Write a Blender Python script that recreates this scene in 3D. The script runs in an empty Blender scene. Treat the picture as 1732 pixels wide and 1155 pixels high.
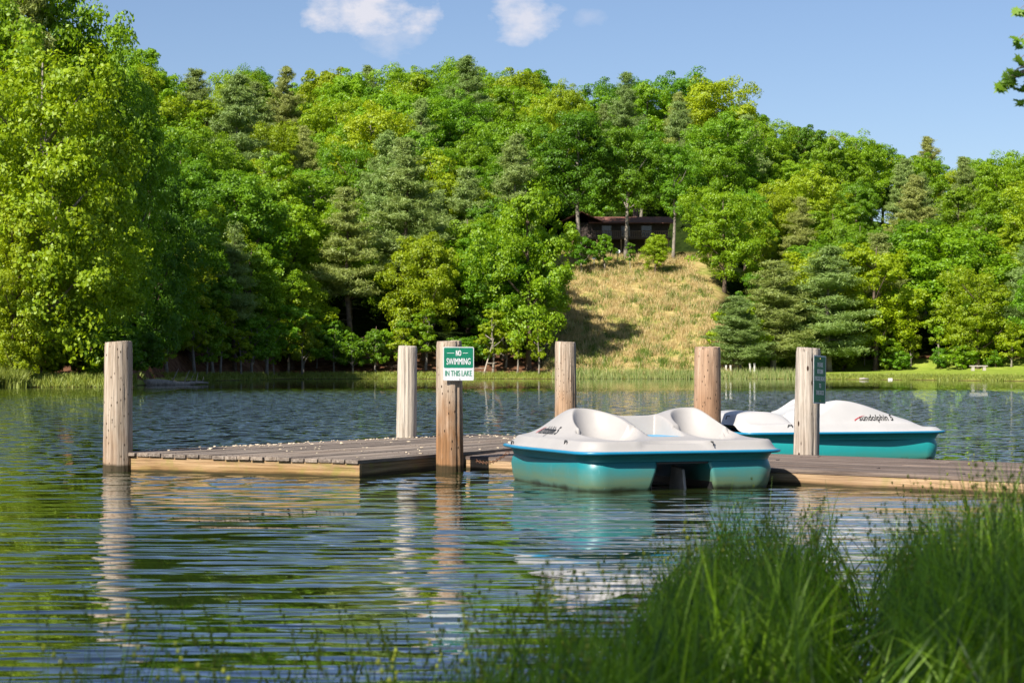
import bpy, bmesh, math, random
import numpy as np
from mathutils import Vector, Matrix

SC = bpy.context.scene
COL = SC.collection
R = math.radians

# ------------------------------------------------------------------ camera
F = 3368.0          # focal length in photo pixels (1732 wide)
CX, CY, HZ = 866.0, 577.5, 625.0
cam = bpy.data.cameras.new('camera')
cam.lens = 70.0; cam.sensor_width = 36.0
cam.clip_start = 0.1; cam.clip_end = 3000
cam.dof.use_dof = True; cam.dof.focus_distance = 29; cam.dof.aperture_fstop = 8.0
camo = bpy.data.objects.new('camera', cam); COL.objects.link(camo)
camo.location = (0, 0, 1.0)
camo.rotation_euler = (R(90) + math.atan((HZ - CY) / F), 0, 0)
SC.camera = camo

# ------------------------------------------------------------------ sun, sky, exposure
SUN_EL = R(39); SUN_AZ = (-0.58, -0.81)
n_ = math.hypot(*SUN_AZ)
SDIR = Vector((SUN_AZ[0] / n_ * math.cos(SUN_EL), SUN_AZ[1] / n_ * math.cos(SUN_EL), math.sin(SUN_EL)))
sl = bpy.data.lights.new('sun', 'SUN'); sl.energy = 4.8; sl.angle = R(0.5); sl.color = (1.0, 0.93, 0.82)
so = bpy.data.objects.new('sun', sl); COL.objects.link(so)
so.rotation_euler = SDIR.to_track_quat('Z', 'Y').to_euler()
SC.view_settings.view_transform = 'Standard'; SC.view_settings.look = 'None'
SC.view_settings.exposure = 0.85; SC.view_settings.gamma = 1.0

W = bpy.data.worlds.new('World'); SC.world = W; W.use_nodes = True
wn, wl = W.node_tree.nodes, W.node_tree.links
wn.clear()
sky = wn.new('ShaderNodeTexSky'); sky.sky_type = 'NISHITA'; sky.sun_disc = False
sky.sun_elevation = SUN_EL; sky.sun_rotation = math.atan2(SDIR.x, SDIR.y)
sky.air_density = 1.0; sky.dust_density = 0.9; sky.ozone_density = 2.2; sky.altitude = 700
geo = wn.new('ShaderNodeTexCoord')
# clouds: soft noisy patches at fixed directions of the sky (direction = x/y, z/y of the view ray)
sep = wn.new('ShaderNodeSeparateXYZ'); wl.new(geo.outputs['Generated'], sep.inputs[0])
def wmath(op, a, b=None, clamp=False):
    m = wn.new('ShaderNodeMath'); m.operation = op; m.use_clamp = clamp
    for i, v in enumerate((a, b)):
        if v is None: continue
        if isinstance(v, (int, float)): m.inputs[i].default_value = v
        else: wl.new(v, m.inputs[i])
    return m.outputs[0]
yy = wmath('MAXIMUM', sep.outputs[1], 0.02)
ux = wmath('DIVIDE', sep.outputs[0], yy)
uz = wmath('DIVIDE', sep.outputs[2], yy)
cmb = wn.new('ShaderNodeCombineXYZ'); wl.new(ux, cmb.inputs[0]); wl.new(wmath('MULTIPLY', uz, 1.5), cmb.inputs[1])
nz = wn.new('ShaderNodeTexNoise'); nz.inputs['Scale'].default_value = 38; nz.inputs['Detail'].default_value = 7; nz.inputs['Roughness'].default_value = 0.58
wl.new(cmb.outputs[0], nz.inputs['Vector'])
nzb = wn.new('ShaderNodeTexNoise'); nzb.inputs['Scale'].default_value = 9; nzb.inputs['Detail'].default_value = 5
wl.new(cmb.outputs[0], nzb.inputs['Vector'])
total = None
# cx, cz, rx, rz, strength, noise amount, softness
for (cx_, cz_, rx_, rz_, st, na, big) in [(-.0755, .1795, .036, .0150, .9, 1.5, 0), (.0060, .1775, .0195, .0135, .8, 1.4, 0),
                                    (.0400, .1765, .010, .0055, .22, 1.2, 0), (-.0610, .166, .017, .009, .35, 1.4, 0),
                                    (.15, .42, .20, .16, .95, 1.6, 1), (-.6, .75, .35, .2, .6, 1.6, 1), (.9, .8, .3, .25, .7, 1.6, 1)]:
    dx = wmath('DIVIDE', wmath('SUBTRACT', ux, cx_), rx_)
    dz = wmath('DIVIDE', wmath('SUBTRACT', uz, cz_), rz_)
    r2 = wmath('ADD', wmath('MULTIPLY', dx, dx), wmath('MULTIPLY', dz, dz))
    v = wmath('SUBTRACT', 1.0, r2)
    nn = wmath('MULTIPLY', wmath('SUBTRACT', (nzb if big else nz).outputs['Fac'], 0.5), na * 3.2)
    v = wmath('MULTIPLY', wmath('ADD', v, nn), 0.9, clamp=True)
    v = wmath('MULTIPLY', v, st)
    total = v if total is None else wmath('MAXIMUM', total, v)
total = wmath('MULTIPLY', total, wmath('GREATER_THAN', sep.outputs[1], 0.05))
mx = wn.new('ShaderNodeMix'); mx.data_type = 'RGBA'
tint = wn.new('ShaderNodeMix'); tint.data_type = 'RGBA'; tint.blend_type = 'MULTIPLY'; tint.inputs['Factor'].default_value = 1.0
wl.new(sky.outputs[0], tint.inputs['A']); tint.inputs['B'].default_value = (.99, .99, 1.08, 1)
wl.new(total, mx.inputs['Factor']); wl.new(tint.outputs['Result'], mx.inputs['A']); mx.inputs['B'].default_value = (7.4, 7.3, 7.9, 1)
bg = wn.new('ShaderNodeBackground'); bg.inputs['Strength'].default_value = 0.062
wl.new(mx.outputs['Result'], bg.inputs['Color'])
wo = wn.new('ShaderNodeOutputWorld'); wl.new(bg.outputs[0], wo.inputs[0])

SC.cycles.max_bounces = 8; SC.cycles.diffuse_bounces = 3; SC.cycles.glossy_bounces = 3
SC.cycles.transmission_bounces = 4; SC.cycles.transparent_max_bounces = 8
SC.cycles.caustics_reflective = False; SC.cycles.caustics_refractive = False

# ------------------------------------------------------------------ helpers
def at(px, py, z=0.0):
    "world point on the level z seen at photo pixel (px, py)"
    Y = (1.0 - z) * F / (py - HZ)
    return Vector(((px - CX) * Y / F, Y, z))

def at_y(px, py, Y):
    return Vector(((px - CX) * Y / F, Y, 1.0 + (HZ - py) * Y / F))

def tag(o, label=None, cat=None, group=None, kind=None):
    if label: o['label'] = label
    if cat: o['category'] = cat
    if group: o['group'] = group
    if kind: o['kind'] = kind
    return o

def empty(name, loc=(0, 0, 0), rz=0.0):
    o = bpy.data.objects.new(name, None); COL.objects.link(o)
    o.location = loc; o.rotation_euler = (0, 0, rz); o.empty_display_size = 0.2
    return o

def link(name, me, parent=None):
    o = bpy.data.objects.new(name, me); COL.objects.link(o)
    if parent: o.parent = parent
    return o

class MB:
    def __init__(s): s.v = []; s.f = []; s.m = []
    def add(s, vs, fs, mi=0):
        b = len(s.v); s.v.extend([tuple(p) for p in vs]); s.f.extend([tuple(b + i for i in f) for f in fs]); s.m.extend([mi] * len(fs))
    def box(s, c, h, rz=0.0, mi=0):
        ca, sa = math.cos(rz), math.sin(rz); vs = []
        for dz in (-1, 1):
            for dx, dy in ((-1, -1), (1, -1), (1, 1), (-1, 1)):
                x, y = dx * h[0], dy * h[1]
                vs.append((c[0] + x * ca - y * sa, c[1] + x * sa + y * ca, c[2] + dz * h[2]))
        s.add(vs, [(3, 2, 1, 0), (4, 5, 6, 7), (0, 1, 5, 4), (1, 2, 6, 5), (2, 3, 7, 6), (3, 0, 4, 7)], mi)
    def hexa(s, q, t, mi=0):
        "prism from 4 top corners q (ccw from above), thickness t downwards"
        vs = [(p[0], p[1], p[2] - t) for p in q] + [tuple(p) for p in q]
        s.add(vs, [(3, 2, 1, 0), (4, 5, 6, 7), (0, 1, 5, 4), (1, 2, 6, 5), (2, 3, 7, 6), (3, 0, 4, 7)], mi)
    def tube(s, pts, rad, n=8, cap=True, mi=0):
        pts = [Vector(p) for p in pts]; rings = []
        for i, p in enumerate(pts):
            d = (pts[min(i + 1, len(pts) - 1)] - pts[max(i - 1, 0)])
            if d.length < 1e-9: d = Vector((0, 0, 1))
            d.normalize()
            a = d.cross(Vector((0, 0, 1)) if abs(d.z) < 0.9 else Vector((1, 0, 0))).normalized(); b = d.cross(a)
            r = rad[i] if hasattr(rad, '__len__') else rad
            rings.append([p + a * (math.cos(2 * math.pi * k / n) * r) + b * (math.sin(2 * math.pi * k / n) * r) for k in range(n)])
        vs = [v for ring in rings for v in ring]; fs = []
        for i in range(len(rings) - 1):
            for k in range(n):
                k2 = (k + 1) % n
                fs.append((i * n + k, i * n + k2, (i + 1) * n + k2, (i + 1) * n + k))
        if cap:
            fs.append(tuple(range(n))[::-1]); fs.append(tuple((len(rings) - 1) * n + k for k in range(n)))
        s.add(vs, fs, mi)
    def mesh(s, name, mats, smooth=False):
        me = bpy.data.meshes.new(name); me.from_pydata(s.v, [], s.f)
        for m in (mats if isinstance(mats, (list, tuple)) else [mats]): me.materials.append(m)
        if any(s.m): me.polygons.foreach_set('material_index', s.m)
        if smooth: me.polygons.foreach_set('use_smooth', [True] * len(me.polygons))
        me.update(); return me
    def build(s, name, mats, parent=None, smooth=False, bevel=0):
        o = link(name, s.mesh(name, mats, smooth), parent)
        if bevel:
            b = o.modifiers.new('bevel', 'BEVEL'); b.width = bevel; b.segments = 2; b.limit_method = 'ANGLE'
        return o

def np_mesh(name, verts, faces_flat, nper, mats, smooth=False, matidx=None, attr=None):
    "fast mesh: verts (n,3) array, faces_flat (m*nper) ints"
    me = bpy.data.meshes.new(name)
    nv = len(verts); nf = len(faces_flat) // nper
    me.vertices.add(nv); me.vertices.foreach_set('co', np.asarray(verts, dtype=np.float32).ravel())
    me.loops.add(nf * nper); me.loops.foreach_set('vertex_index', np.asarray(faces_flat, dtype=np.int32).ravel())
    me.polygons.add(nf)
    me.polygons.foreach_set('loop_start', np.arange(0, nf * nper, nper, dtype=np.int32))
    me.polygons.foreach_set('loop_total', np.full(nf, nper, dtype=np.int32))
    for m in (mats if isinstance(mats, (list, tuple)) else [mats]): me.materials.append(m)
    if matidx is not None: me.polygons.foreach_set('material_index', np.asarray(matidx, dtype=np.int32))
    if smooth: me.polygons.foreach_set('use_smooth', np.ones(nf, dtype=bool))
    me.update(calc_edges=True)
    return me

# ---- materials
def new_mat(name):
    m = bpy.data.materials.new(name); m.use_nodes = True
    nt = m.node_tree; nt.nodes.clear()
    out = nt.nodes.new('ShaderNodeOutputMaterial')
    return m, nt, out

class NT:
    def __init__(s, nt): s.nt = nt
    def n(s, t, **kw):
        x = s.nt.nodes.new(t)
        for k, v in kw.items():
            if k in x.inputs: s.put(x.inputs[k], v)
            else: setattr(x, k, v)
        return x
    def put(s, inp, v):
        if hasattr(v, 'is_output') or isinstance(v, bpy.types.NodeSocket): s.nt.links.new(v, inp)
        else:
            try: inp.default_value = v
            except Exception: inp.default_value = tuple(v) + (1,)
    def math(s, op, a, b=None, c=None, clamp=False):
        x = s.nt.nodes.new('ShaderNodeMath'); x.operation = op; x.use_clamp = clamp
        for i, v in enumerate((a, b, c)):
            if v is not None: s.put(x.inputs[i], v)
        return x.outputs[0]
    def mix(s, f, a, b, mode='MIX'):
        x = s.nt.nodes.new('ShaderNodeMix'); x.data_type = 'RGBA'; x.blend_type = mode
        s.put(x.inputs['Factor'], f); s.put(x.inputs['A'], a); s.put(x.inputs['B'], b)
        return x.outputs['Result']
    def ramp(s, f, stops):
        x = s.nt.nodes.new('ShaderNodeValToRGB'); s.put(x.inputs[0], f)
        e = x.color_ramp.elements
        while len(e) > 1: e.remove(e[-1])
        e[0].position = stops[0][0]; e[0].color = tuple(stops[0][1]) + (1,)
        for p, c in stops[1:]:
            q = e.new(p); q.color = tuple(c) + (1,)
        return x.outputs[0]
    def noise(s, vec, scale, detail=4, rough=0.55, dist=0.0):
        x = s.nt.nodes.new('ShaderNodeTexNoise'); x.inputs['Scale'].default_value = scale
        x.inputs['Detail'].default_value = detail; x.inputs['Roughness'].default_value = rough; x.inputs['Distortion'].default_value = dist
        if vec is not None: s.nt.links.new(vec, x.inputs['Vector'])
        return x.outputs['Fac']
    def mapping(s, vec, scale=(1, 1, 1), rot=(0, 0, 0), loc=(0, 0, 0)):
        x = s.nt.nodes.new('ShaderNodeMapping'); s.nt.links.new(vec, x.inputs['Vector'])
        x.inputs['Scale'].default_value = scale; x.inputs['Rotation'].default_value = rot; x.inputs['Location'].default_value = loc
        return x.outputs[0]
    def coord(s, which='Object'):
        return s.nt.nodes.new('ShaderNodeTexCoord').outputs[which]
    def bump(s, h, strength=0.5, dist=0.01, normal=None):
        x = s.nt.nodes.new('ShaderNodeBump'); x.inputs['Strength'].default_value = strength; x.inputs['Distance'].default_value = dist
        s.nt.links.new(h, x.inputs['Height'])
        if normal is not None: s.nt.links.new(normal, x.inputs['Normal'])
        return x.outputs[0]

def simple(name, col, rough=0.6, var=0.15, scale=8, metal=0.0, bump=0.0, spec=0.5):
    m, nt, out = new_mat(name); g = NT(nt)
    co = g.coord(); n = g.noise(co, scale, 5)
    c2 = tuple(min(1, x * (1 + var)) for x in col); c1 = tuple(x * (1 - var) for x in col)
    b = g.n('ShaderNodeBsdfPrincipled'); g.put(b.inputs['Base Color'], g.ramp(n, [(0.3, c1), (0.7, c2)]))
    b.inputs['Roughness'].default_value = rough; b.inputs['Metallic'].default_value = metal
    b.inputs['Specular IOR Level'].default_value = spec
    if bump: nt.links.new(g.bump(n, 0.6, bump), b.inputs['Normal'])
    nt.links.new(b.outputs[0], out.inputs[0]); return m

def leaf_mat(name, col, col2, trans=0.45, use_obj=True, rough=0.5, gloss=0.03):
    "foliage: diffuse + translucent + faint gloss; tint varies leaf to leaf and tree to tree"
    m, nt, out = new_mat(name); g = NT(nt)
    ge = g.n('ShaderNodeNewGeometry'); rnd = ge.outputs['Random Per Island']
    base = g.mix(rnd, col, col2)
    if use_obj:
        oi = g.n('ShaderNodeObjectInfo')
        base = g.mix(1.0, base, oi.outputs['Color'], 'MULTIPLY')
    d = g.n('ShaderNodeBsdfDiffuse'); g.put(d.inputs['Color'], base)
    t = g.n('ShaderNodeBsdfTranslucent'); g.put(t.inputs['Color'], g.mix(1.0, base, (1.25, 1.15, 0.45, 1), 'MULTIPLY'))
    ms = g.n('ShaderNodeMixShader'); ms.inputs[0].default_value = trans
    nt.links.new(d.outputs[0], ms.inputs[1]); nt.links.new(t.outputs[0], ms.inputs[2])
    gl = g.n('ShaderNodeBsdfGlossy'); gl.inputs['Roughness'].default_value = rough; gl.inputs['Color'].default_value = (.8, .85, .8, 1)
    m2 = g.n('ShaderNodeMixShader'); m2.inputs[0].default_value = gloss
    nt.links.new(ms.outputs[0], m2.inputs[1]); nt.links.new(gl.outputs[0], m2.inputs[2])
    nt.links.new(m2.outputs[0], out.inputs[0]); return m

# ------------------------------------------------------------------ terrain
A_TAB = [-.32, -.257, -.192, -.180, -.165, -.13, -.117, 0, .08, .13, .17, .21, .257, .32]
S_TAB = [100, 111, 113, 148, 172, 186, 206, 211, 211, 209, 200, 186, 169, 150]      # distance of the shoreline
RA = [-.32, -.257, -.19, -.14, -.11, -.07, -.02, .04, .10, .14, .19, .257, .32]
RS = [100, 110, 165, 150, 142, 128, 122, 155, 168, 205, 248, 272, 290]      # skyline row in the photograph
def shore(a): return float(np.interp(a, A_TAB, S_TAB))
def ridge_h(a): return (HZ - float(np.interp(a, RA, RS))) * 325.0 / F + 1.0 - 14.0
HOUSE = at_y(1042, 436, 264.0)
def smooth(t): t = min(1, max(0, t)); return t * t * (3 - 2 * t)
def ground(x, y):
    if y < 20: a = 0 if abs(x) < 1 else max(-.32, min(.32, x / 20.0))
    else: a = max(-.32, min(.32, x / y))
    d = y - shore(a)
    if d < 0: h = max(-1.6, d * 0.12)
    else:
        # flat apron (lawn) on the right, bank elsewhere
        flat = np.interp(a, [-.32, -.19, -.17, .0, .105, .13, .257], [8, 8, 4, 3, 4, 26, 52])
        bank = min(d * 0.28, 0.42 + 0.012 * d)
        rise = max(0.0, d - flat)
        top = ridge_h(a)
        run = max(30.0, 325.0 - shore(a) - flat)
        t = rise / run
        h = bank + top * (1.12 * t if t < .75 else .84 + .20 * smooth((t - .75) / .5))
        h += 0.5 * math.sin(x * .11 + y * .05) * min(1, rise / 20)
        dh = math.hypot((x - HOUSE.x - 1) / 11, (y - HOUSE.y - 5) / 9)
        if dh < 1.6: h = h + (HOUSE.z - .2 - h) * (1 - smooth((dh - 1) / .6))
    side = max(0, abs(x) - 130) * .25
    return max(h, min(30, side) - 1.6) if side > 0 else h

def near_bank(x, y):
    ys = 4.6 + .55 * math.sin(x * 1.3 + .4) + .25 * math.sin(x * 3.7)
    if x > .2: ys += 1.2 * smooth((x - .2) / 1.2)
    if x < -1: ys -= .5 * smooth((-x - 1) / 2)
    ys -= 2.6 * math.exp(-((x - 1.22 - (y - 7) * .17) / .17) ** 2)
    d = ys - y
    return (max(-1.2, d * .16) if d < 0 else .30 * (1 - math.exp(-d * .22)) + .02 * math.sin(x * 9) * math.sin(y * 8) * min(1, d))

def grid_mesh(name, xs, ys, fn, mat, smooth_=True):
    nx, ny = len(xs), len(ys)
    v = np.array([(x, y, fn(x, y)) for y in ys for x in xs], dtype=np.float32)
    i = np.arange(nx - 1)[None, :] + nx * np.arange(ny - 1)[:, None]
    f = np.stack([i, i + 1, i + 1 + nx, i + nx], -1).reshape(-1)
    return np_mesh(name, v, f, 4, mat, smooth_)

# far ground material: red-brown leaf litter in the woods, tan dry grass on the open slope, mown lawn on the right
def ground_mat():
    m, nt, out = new_mat('far_ground'); g = NT(nt)
    co = g.coord(); s = g.n('ShaderNodeSeparateXYZ', Vector=co)
    n1 = g.noise(co, .22, 6, .65); n2 = g.noise(co, 1.4, 5, .6); n3 = g.noise(g.mapping(co, (1, .5, 1)), .8, 4)
    litter = g.ramp(n2, [(.3, (.075, .035, .020)), (.5, (.15, .075, .043)), (.7, (.24, .13, .075))])
    dry = g.ramp(n2, [(.28, (.20, .15, .05)), (.5, (.40, .31, .12)), (.72, (.52, .41, .19))])
    grn = g.ramp(n2, [(.3, (.13, .19, .03)), (.7, (.30, .34, .07))])
    zs = s.outputs[2]
    patch = g.math('MULTIPLY', g.math('SUBTRACT', n1, .47), 7, clamp=True)
    slope = g.mix(g.math('MULTIPLY', patch, .75), dry, grn)
    lawn = g.ramp(n3, [(.3, (.19, .27, .035)), (.7, (.30, .37, .06))])
    ax = g.math('DIVIDE', s.outputs[0], s.outputs[1])
    # dark green ground cover higher up in the woods
    cover = g.ramp(n2, [(.3, (.008, .016, .004)), (.7, (.028, .045, .010))])
    litter = g.mix(g.math('MULTIPLY', g.math('SUBTRACT', g.math('ADD', zs, g.math('MULTIPLY', n1, 3)), 3.6), .8, clamp=True), litter, cover)
    # slope region by bearing, with a ragged edge
    wob = g.math('MULTIPLY', g.math('SUBTRACT', g.noise(co, .12, 4), .5), .03)
    axw = g.math('ADD', ax, wob)
    m1 = g.math('MULTIPLY', g.math('SUBTRACT', axw, .014), 120, clamp=True)
    m2 = g.math('MULTIPLY', g.math('SUBTRACT', .108, axw), 120, clamp=True)
    m3 = g.math('MULTIPLY', g.math('SUBTRACT', 17.5, zs), .7, clamp=True)
    col = g.mix(g.math('MULTIPLY', g.math('MULTIPLY', m1, m2), m3), litter, slope)
    l1 = g.math('MULTIPLY', g.math('SUBTRACT', axw, .112), 90, clamp=True)
    l2 = g.math('MULTIPLY', g.math('SUBTRACT', 2.4, g.math('ADD', zs, g.math('MULTIPLY', wob, 20))), 3, clamp=True)
    col = g.mix(g.math('MULTIPLY', l1, l2), col, lawn)
    # grassy bank just above the water
    b2 = g.math('MULTIPLY', g.math('SUBTRACT', g.math('ADD', .05, g.math('MULTIPLY', n2, .75)), zs), 9, clamp=True)
    bankc = g.ramp(n2, [(.3, (.20, .25, .04)), (.6, (.36, .36, .09)), (.8, (.34, .25, .12))])
    col = g.mix(g.math('MULTIPLY', b2, .9), col, bankc)
    b3 = g.math('MULTIPLY', g.math('SUBTRACT', .10, zs), 12, clamp=True)
    col = g.mix(b3, col, (.07, .045, .025, 1))
    b = g.n('ShaderNodeBsdfDiffuse'); g.put(b.inputs['Color'], col)
    nt.links.new(g.bump(n2, .8, .25), b.inputs['Normal'])
    nt.links.new(b.outputs[0], out.inputs[0]); return m

xs = sorted(set(list(np.arange(-110, 125, 2.2)) + list(np.linspace(-700, -112, 22)) + list(np.linspace(127, 700, 22))))
ys = sorted(set(list(np.arange(90, 360, 2.0)) + list(np.linspace(12, 88, 14)) + list(np.linspace(365, 1400, 24))))
hills = link('hills', grid_mesh('hills', xs, ys, ground, ground_mat())); hills['kind'] = 'structure'

mud, nt, out = new_mat('mud'); g = NT(nt); co = g.coord(); n = g.noise(co, 14, 6, .65)
b = g.n('ShaderNodeBsdfPrincipled'); g.put(b.inputs['Base Color'], g.ramp(n, [(.3, (.022, .018, .010)), (.7, (.075, .06, .03))]))
b.inputs['Roughness'].default_value = .7; nt.links.new(g.bump(n, 1, .04), b.inputs['Normal']); nt.links.new(b.outputs[0], out.inputs[0])
bank = link('bank', grid_mesh('bank', np.arange(-7, 9.01, .1), np.concatenate([np.arange(-14, 1, .5), np.arange(1, 10.01, .1)]), near_bank, mud)); bank['kind'] = 'structure'

# ------------------------------------------------------------------ water
def water_mat():
    m, nt, out = new_mat('lake_water'); g = NT(nt)
    co = g.coord(); s = g.n('ShaderNodeSeparateXYZ', Vector=co)
    Y = s.outputs[1]
    def ncol(scale3, rot, loc, scale, detail, rough, dist=0.0):
        x = g.n('ShaderNodeTexNoise'); x.inputs['Scale'].default_value = scale; x.inputs['Detail'].default_value = detail
        x.inputs['Roughness'].default_value = rough; x.inputs['Distortion'].default_value = dist
        nt.links.new(g.mapping(co, scale3, (0, 0, R(rot)), loc), x.inputs['Vector'])
        q = g.n('ShaderNodeSeparateColor'); nt.links.new(x.outputs['Color'], q.inputs[0]); return q.outputs
    def lin(f, a, b): return g.math('MULTIPLY', g.math('SUBTRACT', f, .5), b) if a is None else g.math('ADD', a, g.math('MULTIPLY', g.math('SUBTRACT', f, .5), b))
    A = ncol((1.0, 8.2, 1), -5, (0, 0, 0), 1.0, 2.2, .5, .5)       # long ripples rolling to the near bank
    B = ncol((1.6, 8.0, 1), 9, (3, 1, 0), 1.3, 2, .5, .3)           # shorter ones across them
    C = ncol((1.0, 1.25, 1), 15, (7, 4, 0), 2.6, 2, .55)            # small chop in the open water
    Dn = ncol((.05, .028, 1), 0, (1, 2, 0), 1.0, 2, .5)             # gusts
    gust = g.math('ADD', .45, g.math('MULTIPLY', Dn[0], 1.25))
    near = g.math('SUBTRACT', 1.0, g.math('MULTIPLY', g.math('SUBTRACT', Y, 10), .10, clamp=True))      # 1 at 9 m, 0 at 21 m
    mid = g.math('MULTIPLY', g.math('MULTIPLY', g.math('SUBTRACT', Y, 15), .12, clamp=True), g.math('SUBTRACT', 1.0, g.math('MULTIPLY', g.math('SUBTRACT', Y, 52), .018, clamp=True)))
    wa = g.math('ADD', .17, g.math('MULTIPLY', near, .68))
    wb = g.math('ADD', .14, g.math('MULTIPLY', near, .40))
    wc = g.math('ADD', .035, g.math('MULTIPLY', mid, 2.2))
    calm = g.math('MAXIMUM', g.math('SUBTRACT', 1.0, g.math('MULTIPLY', g.math('SUBTRACT', Y, 45), .018, clamp=True)), .05)
    def wsum(k):
        v = g.math('MULTIPLY', g.math('SUBTRACT', A[k], .5), wa)
        v = g.math('ADD', v, g.math('MULTIPLY', g.math('SUBTRACT', B[k], .5), wb))
        v = g.math('MULTIPLY', v, calm)
        return g.math('MULTIPLY', g.math('ADD', v, g.math('MULTIPLY', g.math('SUBTRACT', C[k], .5), wc)), gust)
    sy = g.math('MAXIMUM', g.math('ADD', wsum(0), g.math('ADD', .002, g.math('MULTIPLY', mid, .060))), -.022)
    sx = g.math('MULTIPLY', wsum(1), .35)
    nv = g.n('ShaderNodeCombineXYZ'); nt.links.new(sx, nv.inputs[0]); nt.links.new(g.math('MULTIPLY', sy, -1), nv.inputs[1]); nv.inputs[2].default_value = 1.0
    vn = g.n('ShaderNodeVectorMath'); vn.operation = 'NORMALIZE'; nt.links.new(nv.outputs[0], vn.inputs[0])
    bp = vn.outputs[0]
    d = g.n('ShaderNodeBsdfDiffuse'); d.inputs['Color'].default_value = (.022, .032, .008, 1)
    gl = g.n('ShaderNodeBsdfGlossy'); gl.inputs['Roughness'].default_value = .006; gl.inputs['Color'].default_value = (.95, .97, 1, 1)
    nt.links.new(bp, gl.inputs['Normal'])
    fr = g.n('ShaderNodeFresnel'); fr.inputs['IOR'].default_value = 1.45; nt.links.new(bp, fr.inputs['Normal'])
    ms = g.n('ShaderNodeMixShader'); nt.links.new(g.math('POWER', fr.outputs[0], .68), ms.inputs[0])
    nt.links.new(d.outputs[0], ms.inputs[1]); nt.links.new(gl.outputs[0], ms.inputs[2])
    nt.links.new(ms.outputs[0], out.inputs[0]); return m
WATER = water_mat()
mb = MB(); mb.add([(-700, -20, 0), (700, -20, 0), (700, 900, 0), (-700, 900, 0)], [(0, 1, 2, 3)])
lake = mb.build('lake_water', WATER); lake['kind'] = 'structure'

# ------------------------------------------------------------------ wood
def wood_mat(name, cols, rot=0.0, axis='x', stain=None, holes=0.0, green=0.0, wet=True, zoff=0.0):
    "weathered timber; grain runs along `axis` after turning by rot"
    m, nt, out = new_mat(name); g = NT(nt)
    co = g.coord(); mp = g.mapping(co, (1, 1, 1), (0, 0, -rot))
    sc = {'x': (1.2, 26, 26), 'z': (34, 34, 1.3)}[axis]
    grain = g.noise(g.mapping(mp, sc), 1.0, 6, .65, .4)
    sc2 = {'x': (.6, 90, 90), 'z': (80, 80, 1.4)}[axis]
    fine = g.noise(g.mapping(mp, sc2), 1.0, 4, .6)
    blot = g.noise(g.mapping(mp, {'x': (1.2, 4, 4), 'z': (5, 5, 2.2)}[axis]), 1.0, 5, .6)
    c = g.ramp(grain, [(.27, cols[0]), (.46, cols[1]), (.68, cols[2])])
    c = g.mix(g.math('MULTIPLY', g.math('SUBTRACT', g.noise(g.mapping(mp, {'x': (.5, 3, 3), 'z': (3, 3, .8)}[axis]), 1.0, 4, .6), .48), 3.0, clamp=True), c, g.mix(.55, c, tuple(cols[0]) + (1,)))
    ge = g.n('ShaderNodeNewGeometry')
    c = g.mix(g.math('MULTIPLY', g.math('SUBTRACT', .5, fine), 2.8, clamp=True), c, tuple(x * .35 for x in cols[0]) + (1,))
    c = g.mix(1.0, c, g.ramp(ge.outputs['Random Per Island'], [(0, (.72, .70, .68)), (.5, (1, 1, 1)), (1, (1.25, 1.2, 1.12))]) if axis == 'x' else (.97, 1.0, 1.0, 1), 'MULTIPLY')
    s = g.n('ShaderNodeSeparateXYZ', Vector=co); z = s.outputs[2]
    if stain:      # orange-brown water stain, strongest low down
        zb = g.math('ADD', z, g.math('MULTIPLY', g.math('SUBTRACT', blot, .5), 1.6 if axis == 'z' else .12))
        k = g.math('MULTIPLY', g.math('SUBTRACT', stain[0], zb), stain[1], clamp=True)
        c = g.mix(g.math('MULTIPLY', k, stain[3]), c, g.mix(g.math('MULTIPLY', g.math('SUBTRACT', grain, .35), 3, clamp=True), tuple(x * .35 for x in stain[2]) + (1,), tuple(stain[2]) + (1,)))
    if holes:
        vo = g.n('ShaderNodeTexVoronoi'); vo.inputs['Scale'].default_value = holes
        nt.links.new(g.mapping(mp, (1, 1, .42) if axis == 'z' else (.42, 1, 1)), vo.inputs['Vector'])
        hole = g.math('MULTIPLY', g.math('SUBTRACT', .22, vo.outputs['Distance']), 12, clamp=True)
        sel = g.n('ShaderNodeSeparateColor'); nt.links.new(vo.outputs['Color'], sel.inputs[0])
        hole = g.math('MULTIPLY', hole, g.math('GREATER_THAN', sel.outputs[0], .45))
        c = g.mix(hole, c, (.03, .015, .008, 1))
    if green:
        gk = g.math('MULTIPLY', g.math('SUBTRACT', g.noise(mp, 6, 4), .5), 6, clamp=True)
        c = g.mix(g.math('MULTIPLY', gk, green), c, (.20, .21, .035, 1))
    if wet:
        wk = g.math('MULTIPLY', g.math('SUBTRACT', (.085 if axis == 'z' else .055) + zoff, g.math('ADD', z, g.math('MULTIPLY', g.math('SUBTRACT', blot, .5), .05))), 40, clamp=True)
        c = g.mix(g.math('MULTIPLY', wk, .88), c, (.022, .020, .008, 1))
    b = g.n('ShaderNodeBsdfPrincipled'); g.put(b.inputs['Base Color'], c); b.inputs['Roughness'].default_value = .85
    b.inputs['Specular IOR Level'].default_value = .25
    hb = g.math('ADD', grain, g.math('MULTIPLY', fine, .5))
    nt.links.new(g.bump(hb, .9, .012), b.inputs['Normal'])
    nt.links.new(b.outputs[0], out.inputs[0]); return m

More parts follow.
